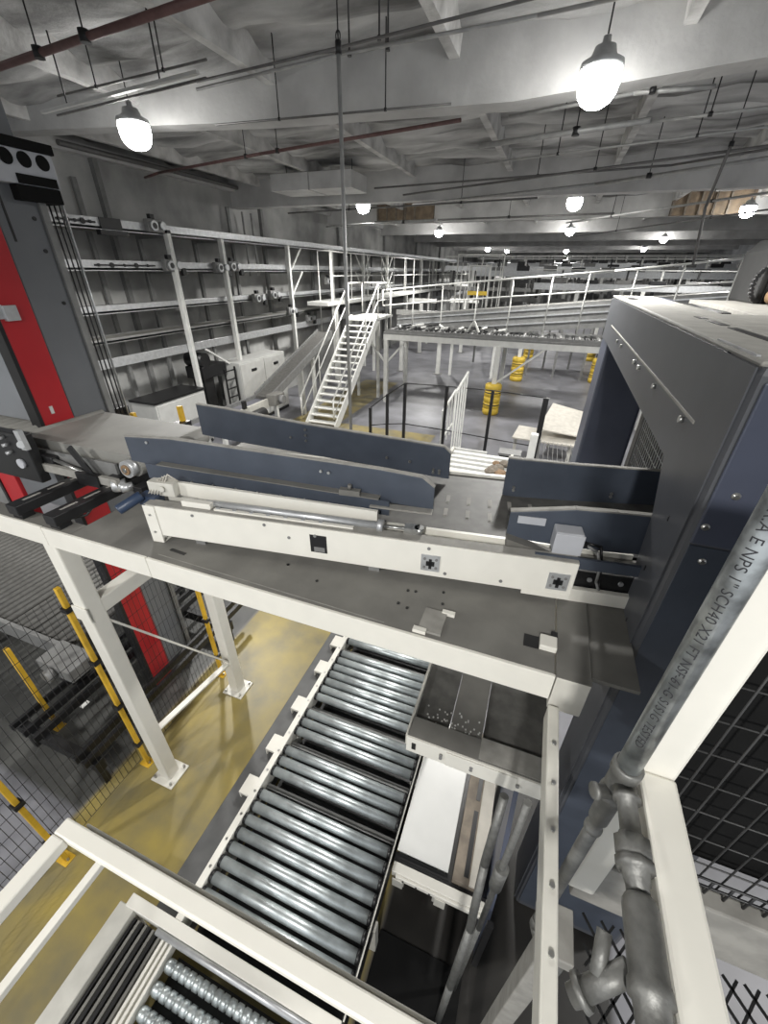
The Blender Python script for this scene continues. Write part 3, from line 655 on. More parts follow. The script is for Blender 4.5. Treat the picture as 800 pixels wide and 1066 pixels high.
# vertical galvanised pipe with printed text
PX, PY, PR = .372, .70, .0255
t = thing('sprinkler_riser', 'galvanised vertical pipe with black printed lettering, beside the white rail frame', 'pipe', (PX, PY, 1.6))
pv = MB().cyl((PX, PY, 3.36), (PX, PY, 4.6), PR, 40).build('riser_pipe', GALV, t)
def pipe_text(body, z_top, size, ang, parent):
    cu = bpy.data.curves.new('printed_text', 'FONT'); cu.body = body; cu.size = size; cu.align_x = 'LEFT'; cu.align_y = 'CENTER'; cu.space_character = 1.06
    o = bpy.data.objects.new('tmp_text', cu); COL.objects.link(o)
    bpy.context.view_layer.update(); dg = bpy.context.evaluated_depsgraph_get()
    me = bpy.data.meshes.new_from_object(o.evaluated_get(dg)); bpy.data.objects.remove(o)
    bm = bmesh.new(); bm.from_mesh(me); bmesh.ops.triangulate(bm, faces=bm.faces)
    bmesh.ops.subdivide_edges(bm, edges=[e for e in bm.edges if e.calc_length() > .004], cuts=2)
    rr = PR+.0006
    for v in bm.verts:
        a_ = ang + v.co.y/rr
        v.co = Vector((PX + rr*math.cos(a_), PY + rr*math.sin(a_), z_top - v.co.x)) - ORG[parent]
    bm.to_mesh(me); bm.free(); me.name = 'printed_text'; me.materials.clear(); me.materials.append(INK)
    p = bpy.data.objects.new('printed_text', me); COL.objects.link(p); p.parent = parent
pipe_text('ASA53 GR.A E NPS 1" SCH40 X21 FT NSF-61-G S1S1G TESTED', 4.205, .025, R(232), pv)
MB().lathe((PX, PY, 3.375), (0, 0, -1), [(-.02, .030), (-.015, .034), (.012, .034), (.014, .030), (.10, .030), (.102, .034), (.125, .034), (.13, .027)], 30).build('tee_fitting', FIT, t)
MB().cyl((PX, PY, 2.3), (PX, PY, 3.26), .019, 24).build('lower_pipe', FIT, t)
MB().lathe((PX, PY, 3.17), (0, 0, 1), [(-.10, .019), (-.098, .0235), (-.085, .0235), (-.083, .020), (-.04, .020), (-.038, .025), (.07, .026), (.075, .03), (.09, .03)], 28).build('threaded_coupling', FIT, t)
MB().lathe((PX-.028, PY-.02, 3.29), (-1, -.4, .2), [(-.02, .018), (.02, .016), (.022, .02), (.03, .02), (.031, .012)], 20).build('plug', FIT, t)
MB().tube([(PX, PY, 2.34), (PX, PY, 2.28), (PX+.02, PY-.03, 2.25), (PX+.1, PY-.08, 2.24)], .022, 20).build('elbow', FIT, t)
# branch towards the camera
bx, bz = PX+.006, 3.335
t = thing('pipe_branch', 'cast grey pipe branch with union and valve, in the bottom right foreground', 'pipe', (bx, .4, bz-.1))
MB().lathe((bx, PY-.02, bz), (0, -1, -.02), [(0, .026), (.02, .026), (.021, .030), (.032, .030), (.033, .0215), (.10, .0215), (.101, .025), (.112, .025)], 30).build('nipple', FIT, t)
MB().lathe((bx, PY-.13, bz), (0, -1, -.02), [(0, .024), (.003, .037), (.038, .037), (.041, .034), (.044, .039), (.058, .039), (.06, .028), (.08, .026), (.082, .023), (.10, .023)], 8).build('union_nut', FIT, t)
MB().lathe((bx, PY-.232, bz), (0, -1, -.02), [(0, .023), (.002, .026), (.01, .031), (.02, .033), (.12, .033), (.125, .036), (.145, .037), (.15, .03), (.19, .028), (.2, .033), (.22, .034), (.24, .03), (.5, .03)], 30).build('valve_body', FIT, t)
MB().cyl((bx-.02, PY-.34, bz-.03), (bx-.085, PY-.38, bz-.085), .02, 18).cyl((bx-.06, PY-.30, bz-.03), (bx-.07, PY-.36, bz-.06), .014, 14).build('valve_stem', FIT, t)
MB().lathe((bx-.085, PY-.38, bz-.085), (-1, -.6, -.8), [(0, .028), (.012, .03), (.014, .02), (.03, .018)], 20).build('valve_cap', FIT, t)
# white steelwork under the rail frame
t = thing('support_frame', 'cream steel support under the platform walkway in the lower right', 'frame', (.33, .6, 0))
MB().box(.290, .334, .15, 1.24, 2.74, 2.84).build('beam', CREAM, t, .006)
MB().box(.36, .43, .58, .66, 0, 2.5).build('column', DUST_SHADE, t, .006)  # darker tone puts shade into the cream support column
MB().box(.33, .44, .55, .69, 2.50, 2.56).build('cap_plate', DUST_SHADE, t, .004)
for i in range(6): MB().cyl((.315, .32+i*.15, 2.84), (.315, .32+i*.15, 2.848), .008, 8).build('bolt', ZINC, t)
t = thing('grey_conduit', 'grey bent conduit running down beside the cream support column', 'pipe', (.2, .9, 0))
MB().tube([(.22, 1.15, 2.2), (.2, 1.0, 1.8), (.2, .85, 1.4), (.17, .72, .9), (.17, .72, 0)], .022, 14).build('conduit_run', FIT, t)
MB().tube([(.27, .95, 2.6), (.26, .93, 1.2), (.24, .9, 0)], .016, 10).build('thin_conduit', FIT, t)
MB().cyl((.265, .94, 2.0), (.263, .935, 1.8), .032, 14).build('conduit_fitting', FIT, t)

# ================================================================== LOWER CROSS CONVEYOR BED
t = thing('lower_conveyor_bed', 'white fronted lower conveyor bed with dusty grey belts, under the deck beside the rollers', 'conveyor', (.05, 1.6, 1.8))
zt = 2.0
MB().box(-.345, .46, 1.375, 1.39, zt-.14, zt).build('front_channel', WHITE, t, .003)
MB().box(-.345, .46, 1.39, 1.52, zt-.012, zt).build('front_flange', DUST, t, .002)
MB().box(-.10, .30, 1.366, 1.374, zt-.13, zt-.004).build('splice_plate', WHITE, t, .002)
MB().box(.08, .46, 1.40, 1.53, zt, zt+.004).build('dusty_plate', DUST_SHADE, t)
for x, z in ((-.13, .05), (-.13, .075), (.05, .055), (.05, .08), (.31, .07)): MB().cyl((x, 1.372, zt-z), (x, 1.36, zt-z), .010, 8).build('bolt', GREYM, t)
MB().box(-.31, -.285, 1.371, 1.376, zt-.10, zt-.04).build('slot', BLACK, t)
MB().box(-.335, -.12, 1.52, 2.6, zt-.05, zt-.035).build('belt', BELTD, t)
MB().box(-.115, .08, 1.52, 2.6, zt-.045, zt-.012).build('centre_cover', DUST, t, .003)
MB().box(.085, .45, 1.53, 2.6, zt-.05, zt-.035).build('belt', BELTD, t)
MB().box(-.355, -.338, 1.39, 2.6, zt-.1, zt).build('side_rail', CREAM, t, .002)
MB().box(.45, .465, 1.39, 2.6, zt-.14, zt).build('side_rail', CREAM, t, .002)
for x in (-.32, .43):
    MB().box(x-.03, x+.03, 2.3, 2.36, 0, zt-.13).build('leg', CREAM, t)
crumbs = MB()
for i in range(40):
    x = random.choice((-.3+.25*random.random(), -.1+.17*random.random())); y = 1.53+.12*random.random()**1.5
    z = zt-.035 if x < -.118 else zt-.012
    crumbs.box(x-.005, x+.004, y-.004, y+.005, z, z+.004)
crumbs.build('debris', SHEET, t)['kind'] = 'stuff'

# ================================================================== ROLLER CONVEYOR
RZ = .60
t = thing('roller_conveyor', 'wide steel roller conveyor with cream side frames on the floor under the platform', 'conveyor', (-1, 1.8, 0))
MB().box(-1.63, -1.575, .42, 4.2, .44, RZ+.015).build('side_frame', WHITE, t, .004)
MB().box(-.385, -.365, .42, 4.2, .40, RZ+.01).build('side_frame', BLACK, t)
MB().box(-.375, -.366, .42, 4.2, RZ-.02, RZ+.02).build('edge_strip', CREAM, t)
MB().box(-1.92, -1.70, .40, 4.2, 0, .36).build('kick_guard', mat('kick_grey', (.10, .10, .10), .5, 0, .1, 8), t, .01)
yy = .50; idx = 0; gaps = {9, 13, 17, 25, 32, 40}
m_ = None
while yy < 3.9:
    if idx not in gaps:
        base = MB().cyl((-1.57, yy, RZ-.035), (-.39, yy, RZ-.035), .038, 20)
        r_ = base.build('roller', STEEL, t)
        MB().cyl((-1.578, yy, RZ-.035), (-1.55, yy, RZ-.035), .040, 12).build('end_cap', BLACK, r_); MB().cyl((-.41, yy, RZ-.035), (-.385, yy, RZ-.035), .040, 12).build('end_cap', BLACK, r_)
    else:
        MB().box(-1.57, -.39, yy-.02, yy+.02, RZ-.13, RZ-.10).build('cross_member', GREYM, t)
    yy += .0985; idx += 1
for y in (.9, 1.9, 2.9, 3.8):
    for x in (-1.6, -.38): MB().box(x-.03, x+.03, y-.03, y+.03, 0, .44).build('leg', CREAM, t)
for y in (1.35, 1.75, 2.2, 2.7, 3.1):
    MB().box(-1.80, -1.635, y-.08, y+.08, .42, .45).box(-1.80, -1.785, y-.08, y+.08, .36, .42).build('side_bracket', WHITE, t, .003)
for i in range(20): MB().cyl((-1.60, .55+i*.18, RZ+.015), (-1.60, .55+i*.18, RZ+.020), .010, 8).build('bolt', ZINC, t)
MB().box(-1.56, -.4, .45, 4.1, .3, .32).build('drip_pan', BLACK, t)

# white sheet cover + end channel + dusty brown beams
t = thing('sheet_cover', 'white sheet metal cover plate lying next to the roller conveyor', 'cover', (-.12, 1.75, 0))
MB().box(-.345, .05, 1.32, 2.45, RZ-.02, RZ).build('cover_sheet', SHEET, t, .004)
MB().box(-.35, .07, 1.28, 1.318, RZ-.1, RZ-.03).build('dark_gap', BLACK, t)
MB().box(-.345, .33, 1.19, 1.255, .50, RZ-.02).box(-.31, .33, 1.17, 1.19, .52, RZ-.035).build('end_channel', WHITE, t, .004)
MB().box(-.35, .35, 1.256, 1.278, .45, RZ-.03).build('rear_strip', BLACK, t)
for x in (-.30, .02): MB().box(x-.03, x+.05, 1.16, 1.17, .42, .54).build('tab', CREAM, t, .003)
for x in (-.25, -.15, -.05): MB().cyl((x, 1.169, .545), (x, 1.163, .545), .007, 8).build('bolt', BLACK, t)
for x in (-.3, .0): MB().box(x-.03, x+.03, 2.2, 2.26, 0, .58).box(x-.03, x+.03, 1.30, 1.36, 0, .5).build('leg', CREAM, t)
t = thing('guide_beam', 'dusty brown slotted beam between the white cover sheet and the dark machine side', 'beam', (.2, 1.8, 0))
MB().box(.085, .30, 1.285, 2.45, RZ-.04, RZ+.02).build('beam_body', WOOD, t, .006)
for y0, y1 in ((1.33, 1.78), (1.86, 2.3)): MB().box(.16, .195, y0, y1, RZ+.02, RZ+.0225).build('slot', BLACK, t)
MB().box(.205, .30, 1.285, 2.45, RZ+.02, RZ+.05).build('raised_edge', CARD, t, .004)
for y in (1.35, 2.3): MB().box(.15, .25, y, y+.06, 0, RZ-.04).build('leg', BLACK, t)
t = thing('dark_side_plate', 'tall dark plate standing right of the slotted brown beam', 'plate', (.36, 1.5, 0))
MB().prism([(.34, 1.06, 0), (.34, 2.5, 0), (.34, 2.5, 1.8), (.34, 1.7, 1.8), (.34, 1.2, .9)], (.03, 0, 0)).build('plate_sheet', GBLUE, t)
MB().box(.335, .375, 1.06, 1.09, 0, .85).build('plate_edge', BLACK, t)
# added black mat, standing in for shade on the pit floor
t = MB().box(-.355, .285, .0, 1.0, 0, .02).build('pit_shade_mat', RUBBER, None, .004)
tag(t, 'added black mat standing in for the shade in the pit right of the rollers', 'mat')

# second roller table in the bottom left corner
t = thing('sleeved_roller_table', 'roller table with ringed rollers and cream frame in the bottom left corner', 'conveyor', (-1.2, 0, 0))
MB().box(-2.06, -1.93, -.9, .36, .0, .60).build('side_frame', CREAM, t, .006)
MB().box(-2.14, -2.08, -.9, .3, 0, .30).build('kick_guard', GREYM, t, .01)
MB().box(-2.0, -.38, .35, .42, .48, .62).build('front_beam', WHITE, t, .004)
MB().cyl((-1.7, .33, .60), (-.4, .33, .60), .02, 12).build('front_tube', ALU, t)
for i in range(8): MB().box(-1.915+i*.032, -1.897+i*.032, -.9, .33, .5, .56-.004*(i%2)).build('chain_strip', DUST if i % 2 else BLACK, t)
for x in (-1.63, -1.595, -1.56): MB().box(x-.009, x+.009, -.9, .32, .52, .60).build('guide_strip', WHITE, t)
for i in range(6):
    y = .24-i*.105; m = MB(); prof = [(0, .03)]
    n = 22
    for j in range(n):
        x_ = .02+j*.052; prof += [(x_, .036), (x_+.035, .036), (x_+.037, .028), (x_+.050, .028)]
    m.lathe((-1.54, y, .55), (1, 0, 0), prof, 14).build('ringed_roller', STEEL, t)
MB().box(-1.54, -.4, -.9, .3, .4, .42).build('under_pan', BLACK, t)

# near handrail, bottom left
t = thing('walkway_handrail', 'white square tube handrail corner at the bottom left, above the ringed rollers', 'railing', (-.8, .0, 3.0))
MB().box(-.835, .20, .134, .168, 3.272, 3.305).build('top_rail', WHITE, t, .004)
MB().box(-.835, -.800, -.8, .134, 3.272, 3.305).build('top_rail', WHITE, t, .004)
MB().box(-.822, -.802, -.09, .16, 3.09, 3.11).build('mid_rail', WHITE, t, .002)
MB().box(-.79, .20, .172, .178, 3.20, 3.29).build('inner_flange', CREAM, t, .002)

# ================================================================== FENCE, LOW CONVEYORS (left, beyond the fence)
FX = -3.06
post_spots = [(FX, .45, 'yellow fence post nearest the bottom left handrail'), (FX, 1.31, 'yellow fence post just behind the front platform leg'), (FX, 2.45, 'yellow fence post beside the rear platform leg')]
proto = None
for x, y, l in post_spots:
    if proto is None:
        proto = thing('fence_post', l, 'post', (x, y, 0), 'yellow machine fence posts')
        MB().box(x-.012, x+.026, y-.018, y+.018, .005, 2.36).build('post_tube', YEL, proto, .004)
        MB().box(x-.06, x+.06, y-.045, y+.045, 0, .008).build('base_plate', YEL, proto)
        MB().cyl((x+.035, y, .008), (x+.035, y, .03), .01, 8).build('anchor_bolt', ZINC, proto)
        for z in (.35, .95, 1.55, 2.15): MB().box(x-.03, x+.045, y-.035, y+.035, z-.02, z+.02).build('mesh_clip', BLACK, proto, .004)
    else: copy_thing(proto, (x, y, 0), l)
def mesh_panel(y0, y1, x0, x1, label, z0=.12, z1=2.32, group='black mesh fence panels'):
    t = thing('mesh_fence', label, 'fence', ((x0+x1)/2, (y0+y1)/2, z0), group)
    m = MB(); L_ = math.hypot(x1-x0, y1-y0); n = int(L_/.048)
    pt = lambda f, z: (x0+(x1-x0)*f, y0+(y1-y0)*f, z)
    for i in range(n+1): m.cyl(pt(i/n, z0), pt(i/n, z1), .0022, 4)
    for i in range(15): z = z0+(z1-z0)*i/14; m.cyl(pt(0, z), pt(1, z), .003, 4)
    m.build('wire_grid', MESHM, t)
    return t
mesh_panel(.49, 1.27, FX, FX, 'black mesh fence panel between the two nearest yellow posts')
mesh_panel(1.35, 2.41, FX, FX, 'black mesh fence panel between the platform legs')
mesh_panel(-.8, .41, FX, FX, 'black mesh fence panel left of the nearest yellow post')
t = thing('fence_post', 'yellow fence post far left behind the mesh', 'post', (-4.3, 1.25, 0))
MB().box(-4.325, -4.275, 1.23, 1.27, 0, 1.25).build('post_tube', YEL, t, .004)
MB().box(-4.37, -4.23, 1.2, 1.3, 0, .01).build('base_plate', YEL, t)
# low roller conveyor beyond the fence
t = thing('low_roller_conveyor', 'low dusty roller conveyor beyond the mesh fence at far left', 'conveyor', (-5.5, 2.2, 0))
for i in range(34):
    x = -4.5-i*.105; MB().cyl((x, 1.75, .66), (x, 3.4, .66), .04, 10).build('roller', BELTD, t)
MB().box(-8.2, -4.4, 1.70, 1.75, .5, .72).build('side_frame', GREYM, t, .004)
MB().box(-8.2, -4.4, 3.40, 3.45, .5, .72).build('side_frame', GREYM, t, .004)
for x in (-4.6, -6.2, -7.9):
    for y in (1.725, 3.425): MB().box(x-.04, x+.04, y-.03, y+.03, 0, .5).build('leg', BLACK, t)
t = thing('dark_transfer_unit', 'dark chain transfer unit with long black bars behind the left mesh', 'conveyor', (-4.2, 2.0, 0))
for x in (-4.32, -4.14, -3.98, -3.42, -3.30): MB().box(x-.02, x+.02, .95, 3.3, .36, .44).build('chain_bar', BLACK, t, .004)
MB().box(-4.4, -3.24, 1.0, 1.08, .22, .36).build('cross_beam', BLACK, t)
MB().box(-4.4, -3.24, 2.9, 2.98, .22, .36).build('cross_beam', BLACK, t)
for x in (-4.3, -3.3):
    for y in (1.04, 2.94): MB().box(x-.03, x+.03, y-.03, y+.03, 0, .22).build('leg', BLACK, t)
hd = MB().box(-4.5, -4.0, 1.45, 1.75, .62, .78).build('drive_head', GREYM, t, .012)
MB().cyl((-4.25, 1.44, .70), (-4.25, 1.36, .70), .07, 16).build('motor', GREYM, hd)
MB().box(-4.35, -4.15, 1.5, 1.7, .46, .62).build('head_stand', BLACK, t)
MB().box(-3.84, -3.80, 1.34, 1.42, .46, .47).build('white_tag', SHEET, t)

# ================================================================== LEFT WALL RACK CONVEYORS
t = thing('wall_rack', 'tall white multi level rack of conveyor beams along the left wall', 'rack', (-9.4, 9, 0))
levels = [(5.06, .21, ALU, 3.4, 60, -9.0, -9.7), (4.33, .20, ALU, 3.4, 60, -9.0, -9.7), (3.52, .17, ALU, 5.6, 60, -9.05, -9.75), (2.95, .10, GREYM, 5.6, 60, -9.0, -9.75), (2.46, .20, ALU, 6.4, 60, -8.98, -9.1)]
for z, h, mm, y0, y1, xf, xb in levels:
    MB().box(xf-.05, xf, y0, y1, z, z+h).build('conveyor_beam', mm, t, .006)
    if xb < -9.2:
        MB().box(xb, xb+.05, y0, y1, z, z+h*.8).build('conveyor_beam', GREYM, t)
        MB().box(xb, xf, y0, y1, z+.02, z+.06).build('belt_bed', DUST, t)
posts = [9.08, 10.95, 14.3, 17.6, 20.9, 24.2, 27.5, 30.8, 34.1, 37.4, 41, 45, 49]
for y in posts:
    MB().box(-8.96, -8.83, y-.055, y+.055, 0, 5.10).build('rack_post', WHITE2, t, .01)
    MB().box(-9.85, -9.77, y-.05, y+.05, 0, 5.10).build('rack_post', GREYM, t)
    for z, *_ in levels[:4]: MB().box(-9.8, -8.9, y-.03, y+.03, z-.06, z+.0).build('cross_arm', GREYM, t)
for y in (6.6, 7.8, 12.6): MB().box(-9.84, -9.77, y-.05, y+.05, 0, 6.0).build('rack_post', GREYM, t)
for y in posts[2:3]+posts[4:6]:
    for z in (5.05, 4.32):
        MB().bar((-8.9, y+.9, z), (-8.9, y+.06, z-.75), .04, .04).build('knee_brace', WHITE2, t)
        if y > 15: MB().bar((-8.9, y-.9, z), (-8.9, y-.06, z-.75), .04, .04).build('knee_brace', WHITE2, t)
MB().bar((-8.9, 11.0, 1.6), (-8.9, 9.6, 2.45), .05, .05).build('knee_brace', WHITE2, t)
# drive heads / motors and cable marks on the beams
def drive(y, z, s=1.):
    d = MB().box(-8.99, -8.86, y-.20*s, y+.26*s, z-.12*s, z+.13*s).build('drive_unit', GREYM, t, .02)
    MB().cyl((-8.86, y-.06, z), (-8.80, y-.06, z), .10*s, 16).cyl((-8.86, y+.18*s, z+.01), (-8.78, y+.18*s, z+.01), .08*s, 16).build('motor', ALU, d)
    MB().cyl((-8.80, y-.06, z), (-8.79, y-.06, z), .06*s, 14).build('pulley', BLACK, d)
    MB().box(-8.95, -8.85, y-.10, y+.02, z+.13*s, z+.22*s).build('sensor', BLACK, d, .01); MB().box(-8.95, -8.85, y+.3*s, y+.42*s, z-.22*s, z-.05).build('sensor', BLACK, d, .01)
for y, z in ((8.75, 5.22), (11.3, 4.45), (10.75, 4.42), (13.2, 3.66), (12.3, 3.6), (14.2, 3.1), (9.0, 4.45), (15.5, 2.75), (17.2, 4.0), (19, 3.3)): drive(y, z)
for y0, y1, z in ((6.55, 7.35, 5.18), (7.05, 8.6, 4.44), (4.8, 5.7, 4.44)):
    c_ = MB().bar((-8.985, y0, z), (-8.985, y1, z), .02, .03).build('chain_run', BLACK, t)
    for i in range(5):
        yy = y0+(y1-y0)*(i+.3)/5; MB().cyl((-8.99, yy, z), (-8.965, yy, z), .05 if i % 2 else .03, 10).build('sprocket', BLACK, c_)
MB().box(-8.995, -8.97, 7.45, 7.95, 5.08, 5.28).build('dark_box', BLACK, t)
MB().box(-9.02, -8.9, 7.35, 8.0, 4.97, 5.06).build('dark_box', BLACK, t)
for y in (12.9, 13.35): MB().cyl((-9.5, y, 4.2), (-9.5, y, 5.9), .035, 8).build('riser_conduit', PIPEG, t)
# control cabinets
px = thing('control_cabinet', 'white twin door control cabinet under the left wall rack', 'cabinet', (-8.8, 11.6, 0))
MB().box(-9.3, -8.55, 10.45, 12.9, .1, 1.95).build('cabinet_body', CABIN, px, .01)
for y0 in (10.48, 11.7):
    d = MB().box(-8.555, -8.53, y0, y0+1.17, .14, 1.9).build('door', CABIN, px, .006)
    MB().box(-8.53, -8.515, y0+.5, y0+.75, 1.62, 1.70).build('door_plate', BLACK, d)
    MB().box(-8.53, -8.515, y0+1.05, y0+1.09, .95, 1.2).build('door_handle', GREYM, d)
MB().box(-9.3, -8.56, 10.47, 12.88, 0, .1).build('plinth', BLACK, px)
px = thing('control_cabinet', 'low dark topped white cabinet beside the second rack post', 'cabinet', (-8.8, 8.4, 0))
MB().box(-9.5, -8.7, 7.3, 9.0, .1, 1.5).build('cabinet_body', CABIN, px, .01)
MB().box(-8.705, -8.68, 7.35, 8.95, .15, 1.45).build('door', CABIN, px, .006)
MB().box(-9.52, -8.68, 7.28, 9.02, 1.5, 1.56).build('top_cover', BLACK, px)
MB().box(-9.5, -8.72, 7.3, 8.98, 0, .1).build('plinth', BLACK, px)
t = thing('machine_drum', 'dark winding machine behind the first rack post above the cabinets', 'machine', (-9.3, 9.9, 0))
MB().cyl((-9.6, 9.6, 2.15), (-9.0, 9.6, 2.15), .2, 16).build('drum', BLACK, t)
MB().box(-9.6, -9.0, 9.4, 10.4, 1.65, 1.98).box(-9.5, -9.1, 9.5, 9.9, 0, 1.65).build('stand', BLACK, t, .01)
# ladder cage by post
t = thing('cable_ladder', 'black cable ladder standing between the rack posts', 'ladder', (-8.75, 10.3, 0))
MB().box(-8.62, -8.58, 9.82, 9.86, 0, 1.9).build('ladder_side', BLACK, t); MB().box(-8.62, -8.58, 10.26, 10.3, 0, 1.9).build('ladder_side', BLACK, t)
for i in range(7): MB().box(-8.62, -8.58, 9.84, 10.28, .3+i*.25, .33+i*.25).build('rung', BLACK, t)

# ================================================================== STAIRS + INCLINE
t = thing('stairs', 'white steel staircase with handrails climbing to the far mezzanine', 'stairs', (-6.35, 11.4, 0))
S0 = Vector((0, 11.35, 0)); S1 = Vector((0, 15.0, 2.93)); XL, XR = -6.90, -5.86
for x in (XL, XR):
    MB().prism([(x-.02, 11.25, 0), (x-.02, 11.6, 0), (x-.02, 15.15, 2.80), (x-.02, 15.15, 3.0), (x-.02, 14.95, 3.0), (x-.02, 11.25, .12)], (.04, 0, 0)).build('stringer', WHITE2, t, .004)
n = 17
for i in range(n):
    f = (i+.6)/n; y = 11.4+f*3.6; z = f*2.93
    MB().box(XL, XR, y-.13, y+.13, z-.035, z).build('tread', WHITE2, t, .003)
for x in (XL-.05, XR+.05):
    rl = MB().tube([(x, 11.15, .35), (x, 11.15, .95), (x, 14.95, 4.0), (x, 16.2, 4.0), (x, 16.2, 3.0)], .024, 10).build('handrail', WHITE2, t)
    MB().tube([(x, 11.2, .5), (x, 14.95, 3.48), (x, 16.2, 3.48)], .018, 8).build('mid_rail', WHITE2, t)
    for f in (.35, .7, 1.): MB().cyl((x, 11.15+3.8*f, 2.95*f), (x, 11.15+3.8*f, .95+3.05*f), .02, 8).build('baluster', WHITE2, t)
MB().box(XL, XR+.1, 15.0, 16.4, 2.87, 2.95).build('landing', WHITE2, t, .004)
MB().tube([(XL, 16.3, 4.0), (XR+.1, 16.3, 4.0)], .024, 8).build('handrail', WHITE2, t)
for x in (XL+.1, XR-.1): MB().box(x-.05, x+.05, 15.3, 15.4, 0, 2.87).build('landing_post', WHITE2, t)
t = thing('incline_conveyor', 'grey incline belt conveyor rising left of the white stairs', 'conveyor', (-7.4, 10.5, 0))
MB().prism([(-7.52, 9.7, 1.28), (-7.52, 13.6, 2.55), (-7.52, 13.6, 2.45), (-7.52, 9.7, 1.16)], (.48, 0, 0)).build('incline_belt', BELTD, t, .004)
MB().prism([(-7.04, 9.7, 1.36), (-7.04, 13.6, 2.62), (-7.04, 13.6, 2.40), (-7.04, 9.7, 1.12)], (.05, 0, 0)).build('side_frame', GREYM, t)
MB().prism([(-7.57, 9.7, 1.36), (-7.57, 13.6, 2.62), (-7.57, 13.6, 2.40), (-7.57, 9.7, 1.12)], (.05, 0, 0)).build('side_frame', GREYM, t)
MB().box(-7.52, -7.1, 6.2, 9.7, 1.12, 1.2).build('lower_belt', mat('violet_grey_belt', (.16, .16, .185), .5, 0, .08, 4), t)
MB().box(-7.04, -6.98, 6.2, 9.7, 1.05, 1.3).build('side_frame', CREAM, t, .004)
MB().box(-7.58, -7.52, 6.2, 9.7, 1.05, 1.3).build('side_frame', GREYM, t)
dr = MB().box(-7.05, -6.75, 9.5, 10.0, 1.1, 1.4).build('drive_box', DUST, t, .02)
MB().cyl((-6.75, 9.75, 1.25), (-6.62, 9.75, 1.25), .12, 14).build('motor', GREYM, dr)
MB().box(-7.0, -6.92, 8.4, 8.5, 1.3, 1.5).build('sensor_post', BLACK, t)
for x, y, h in ((-7.02, 9.9, 1.2), (-7.55, 9.9, 1.2), (-7.02, 7.6, 1.05), (-7.08, 12.3, 2.0), (-7.55, 12.3, 2.0), (-7.55, 7.6, 1.05)):
    MB().box(x-.05, x+.05, y-.05, y+.05, 0, h).build('leg', WHITE2, t, .004)
MB().cyl((-6.95, 9.2, 1.0), (-6.95, 8.2, 1.0), .15, 14).build('dark_motor', BLACK, t)

# ================================================================== FAR MEZZANINE
t = thing('mezzanine', 'far white steel mezzanine carrying dark conveyors across the aisle', 'mezzanine', (-1, 15, 0))
MB().box(-5.55, 3.6, 14.8, 14.95, 2.25, 2.44).build('front_beam', WHITE2, t, .006)
MB().box(-5.55, 3.6, 14.8, 17.4, 2.44, 2.50).build('deck', GREYM, t)
MB().box(-5.55, 3.6, 17.25, 17.4, 2.25, 2.44).build('rear_beam', WHITE2, t)
for x in (-5.46, -1.45, 3.3):
    for y in (14.87, 17.3): MB().box(x-.075, x+.075, y-.075, y+.075, 0, 2.28 if y < 15 else 2.27).build('column', WHITE2, t, .01)
for x, s_ in ((-5.46, 1), (-5.46, -1), (-1.45, 1)):
    MB().bar((x+s_*.06, 14.87, 1.1 if s_ > 0 and x > -2 else 1.5), (x+s_*1.5 if x > -2 else x+s_*.8, 14.87, 2.3), .06, .06).build('knee_brace', WHITE2, t)
for i in range(46):
    x = -5.3+i*.19; MB().cyl((x, 14.9, 2.57), (x, 15.9, 2.57), .05, 8).build('roller', BLACK if i % 3 else GREYM, t)
MB().box(-5.5, 3.5, 14.84, 14.88, 2.5, 2.6).build('side_frame', GREYM, t)
for i in range(18):
    x = -5.0+i*.2+random.uniform(-.1, .1); a_ = random.uniform(-.6, 1.1); z_ = 2.66+.04*(i % 3); wh = i % 2 == 0
    o = MB().bar((x, 14.95+.2*random.random(), z_), (x+.45*a_, 15.5, z_+.02), .06, .04).build('loose_rail', WHITE2 if wh else BLACK)
    tag(o, 'loose %s rail piece lying on the far mezzanine conveyor' % ('white' if wh else 'black'), 'rail piece', 'loose %s rail pieces on the mezzanine' % ('white' if wh else 'black'))
t = thing('tent_bracket', 'white tent shaped bracket standing on the far mezzanine conveyor', 'bracket', (-2.4, 15.05, 2.62))
for x in (-2.6, -2.2): MB().bar((x, 15.0, 2.64), (-2.4, 15.05, 2.98), .05, .05).build('bracket_arm', WHITE2, t)
# railed incline conveyor above
t = thing('railed_conveyor', 'long grey inclined conveyor with white handrail crossing behind the gantry', 'conveyor', (0, 16.2, 2.5))
def rz(x): return 2.95 + (x+5.4)*.100
for y in (16.15, 16.9):
    MB().prism([(-5.5, y, max(2.505, rz(-5.5)-.8)), (-1.9, y, 2.505), (8, y, rz(8)-.8), (8, y, rz(8)+.0), (-5.5, y, rz(-5.5)+.0)], (0, .05, 0)).build('side_frame', GREYM, t)
    for dz in (.12, .32, .55): MB().bar((-5.5 if dz < .4 else -2.5, y-.01, rz(-5.5 if dz < .4 else -2.5)-dz), (8, y-.01, rz(8)-dz), .02, .04).build('side_rail', ALU, t)
MB().prism([(-5.5, 16.2, rz(-5.5)-.05), (8, 16.2, rz(8)-.05), (8, 16.2, rz(8)-.02), (-5.5, 16.2, rz(-5.5)-.02)], (0, .7, 0)).build('belt', BELT, t)
for x in (-4.8, -.6, 3.4, 7.2): MB().box(x-.06, x+.06, 16.3, 16.42, 2.5 if x < 3.5 else 0, rz(x)-.4 if x > 3.5 else rz(x)-.1).build('support_leg', WHITE2, t)
tr = [P(399, 302, y=15.6), P(480, 294.5, y=15.6), P(640, 282, y=15.6), P(775, 269, y=15.6)]
mr = [P(399, 318, y=15.6), P(480, 312, y=15.6), P(640, 302, y=15.6), P(770, 293, y=15.6)]
t = thing('handrail', 'long white handrail rising to the right along the far conveyor', 'railing', (tr[0].x, 15.6, 2.5))
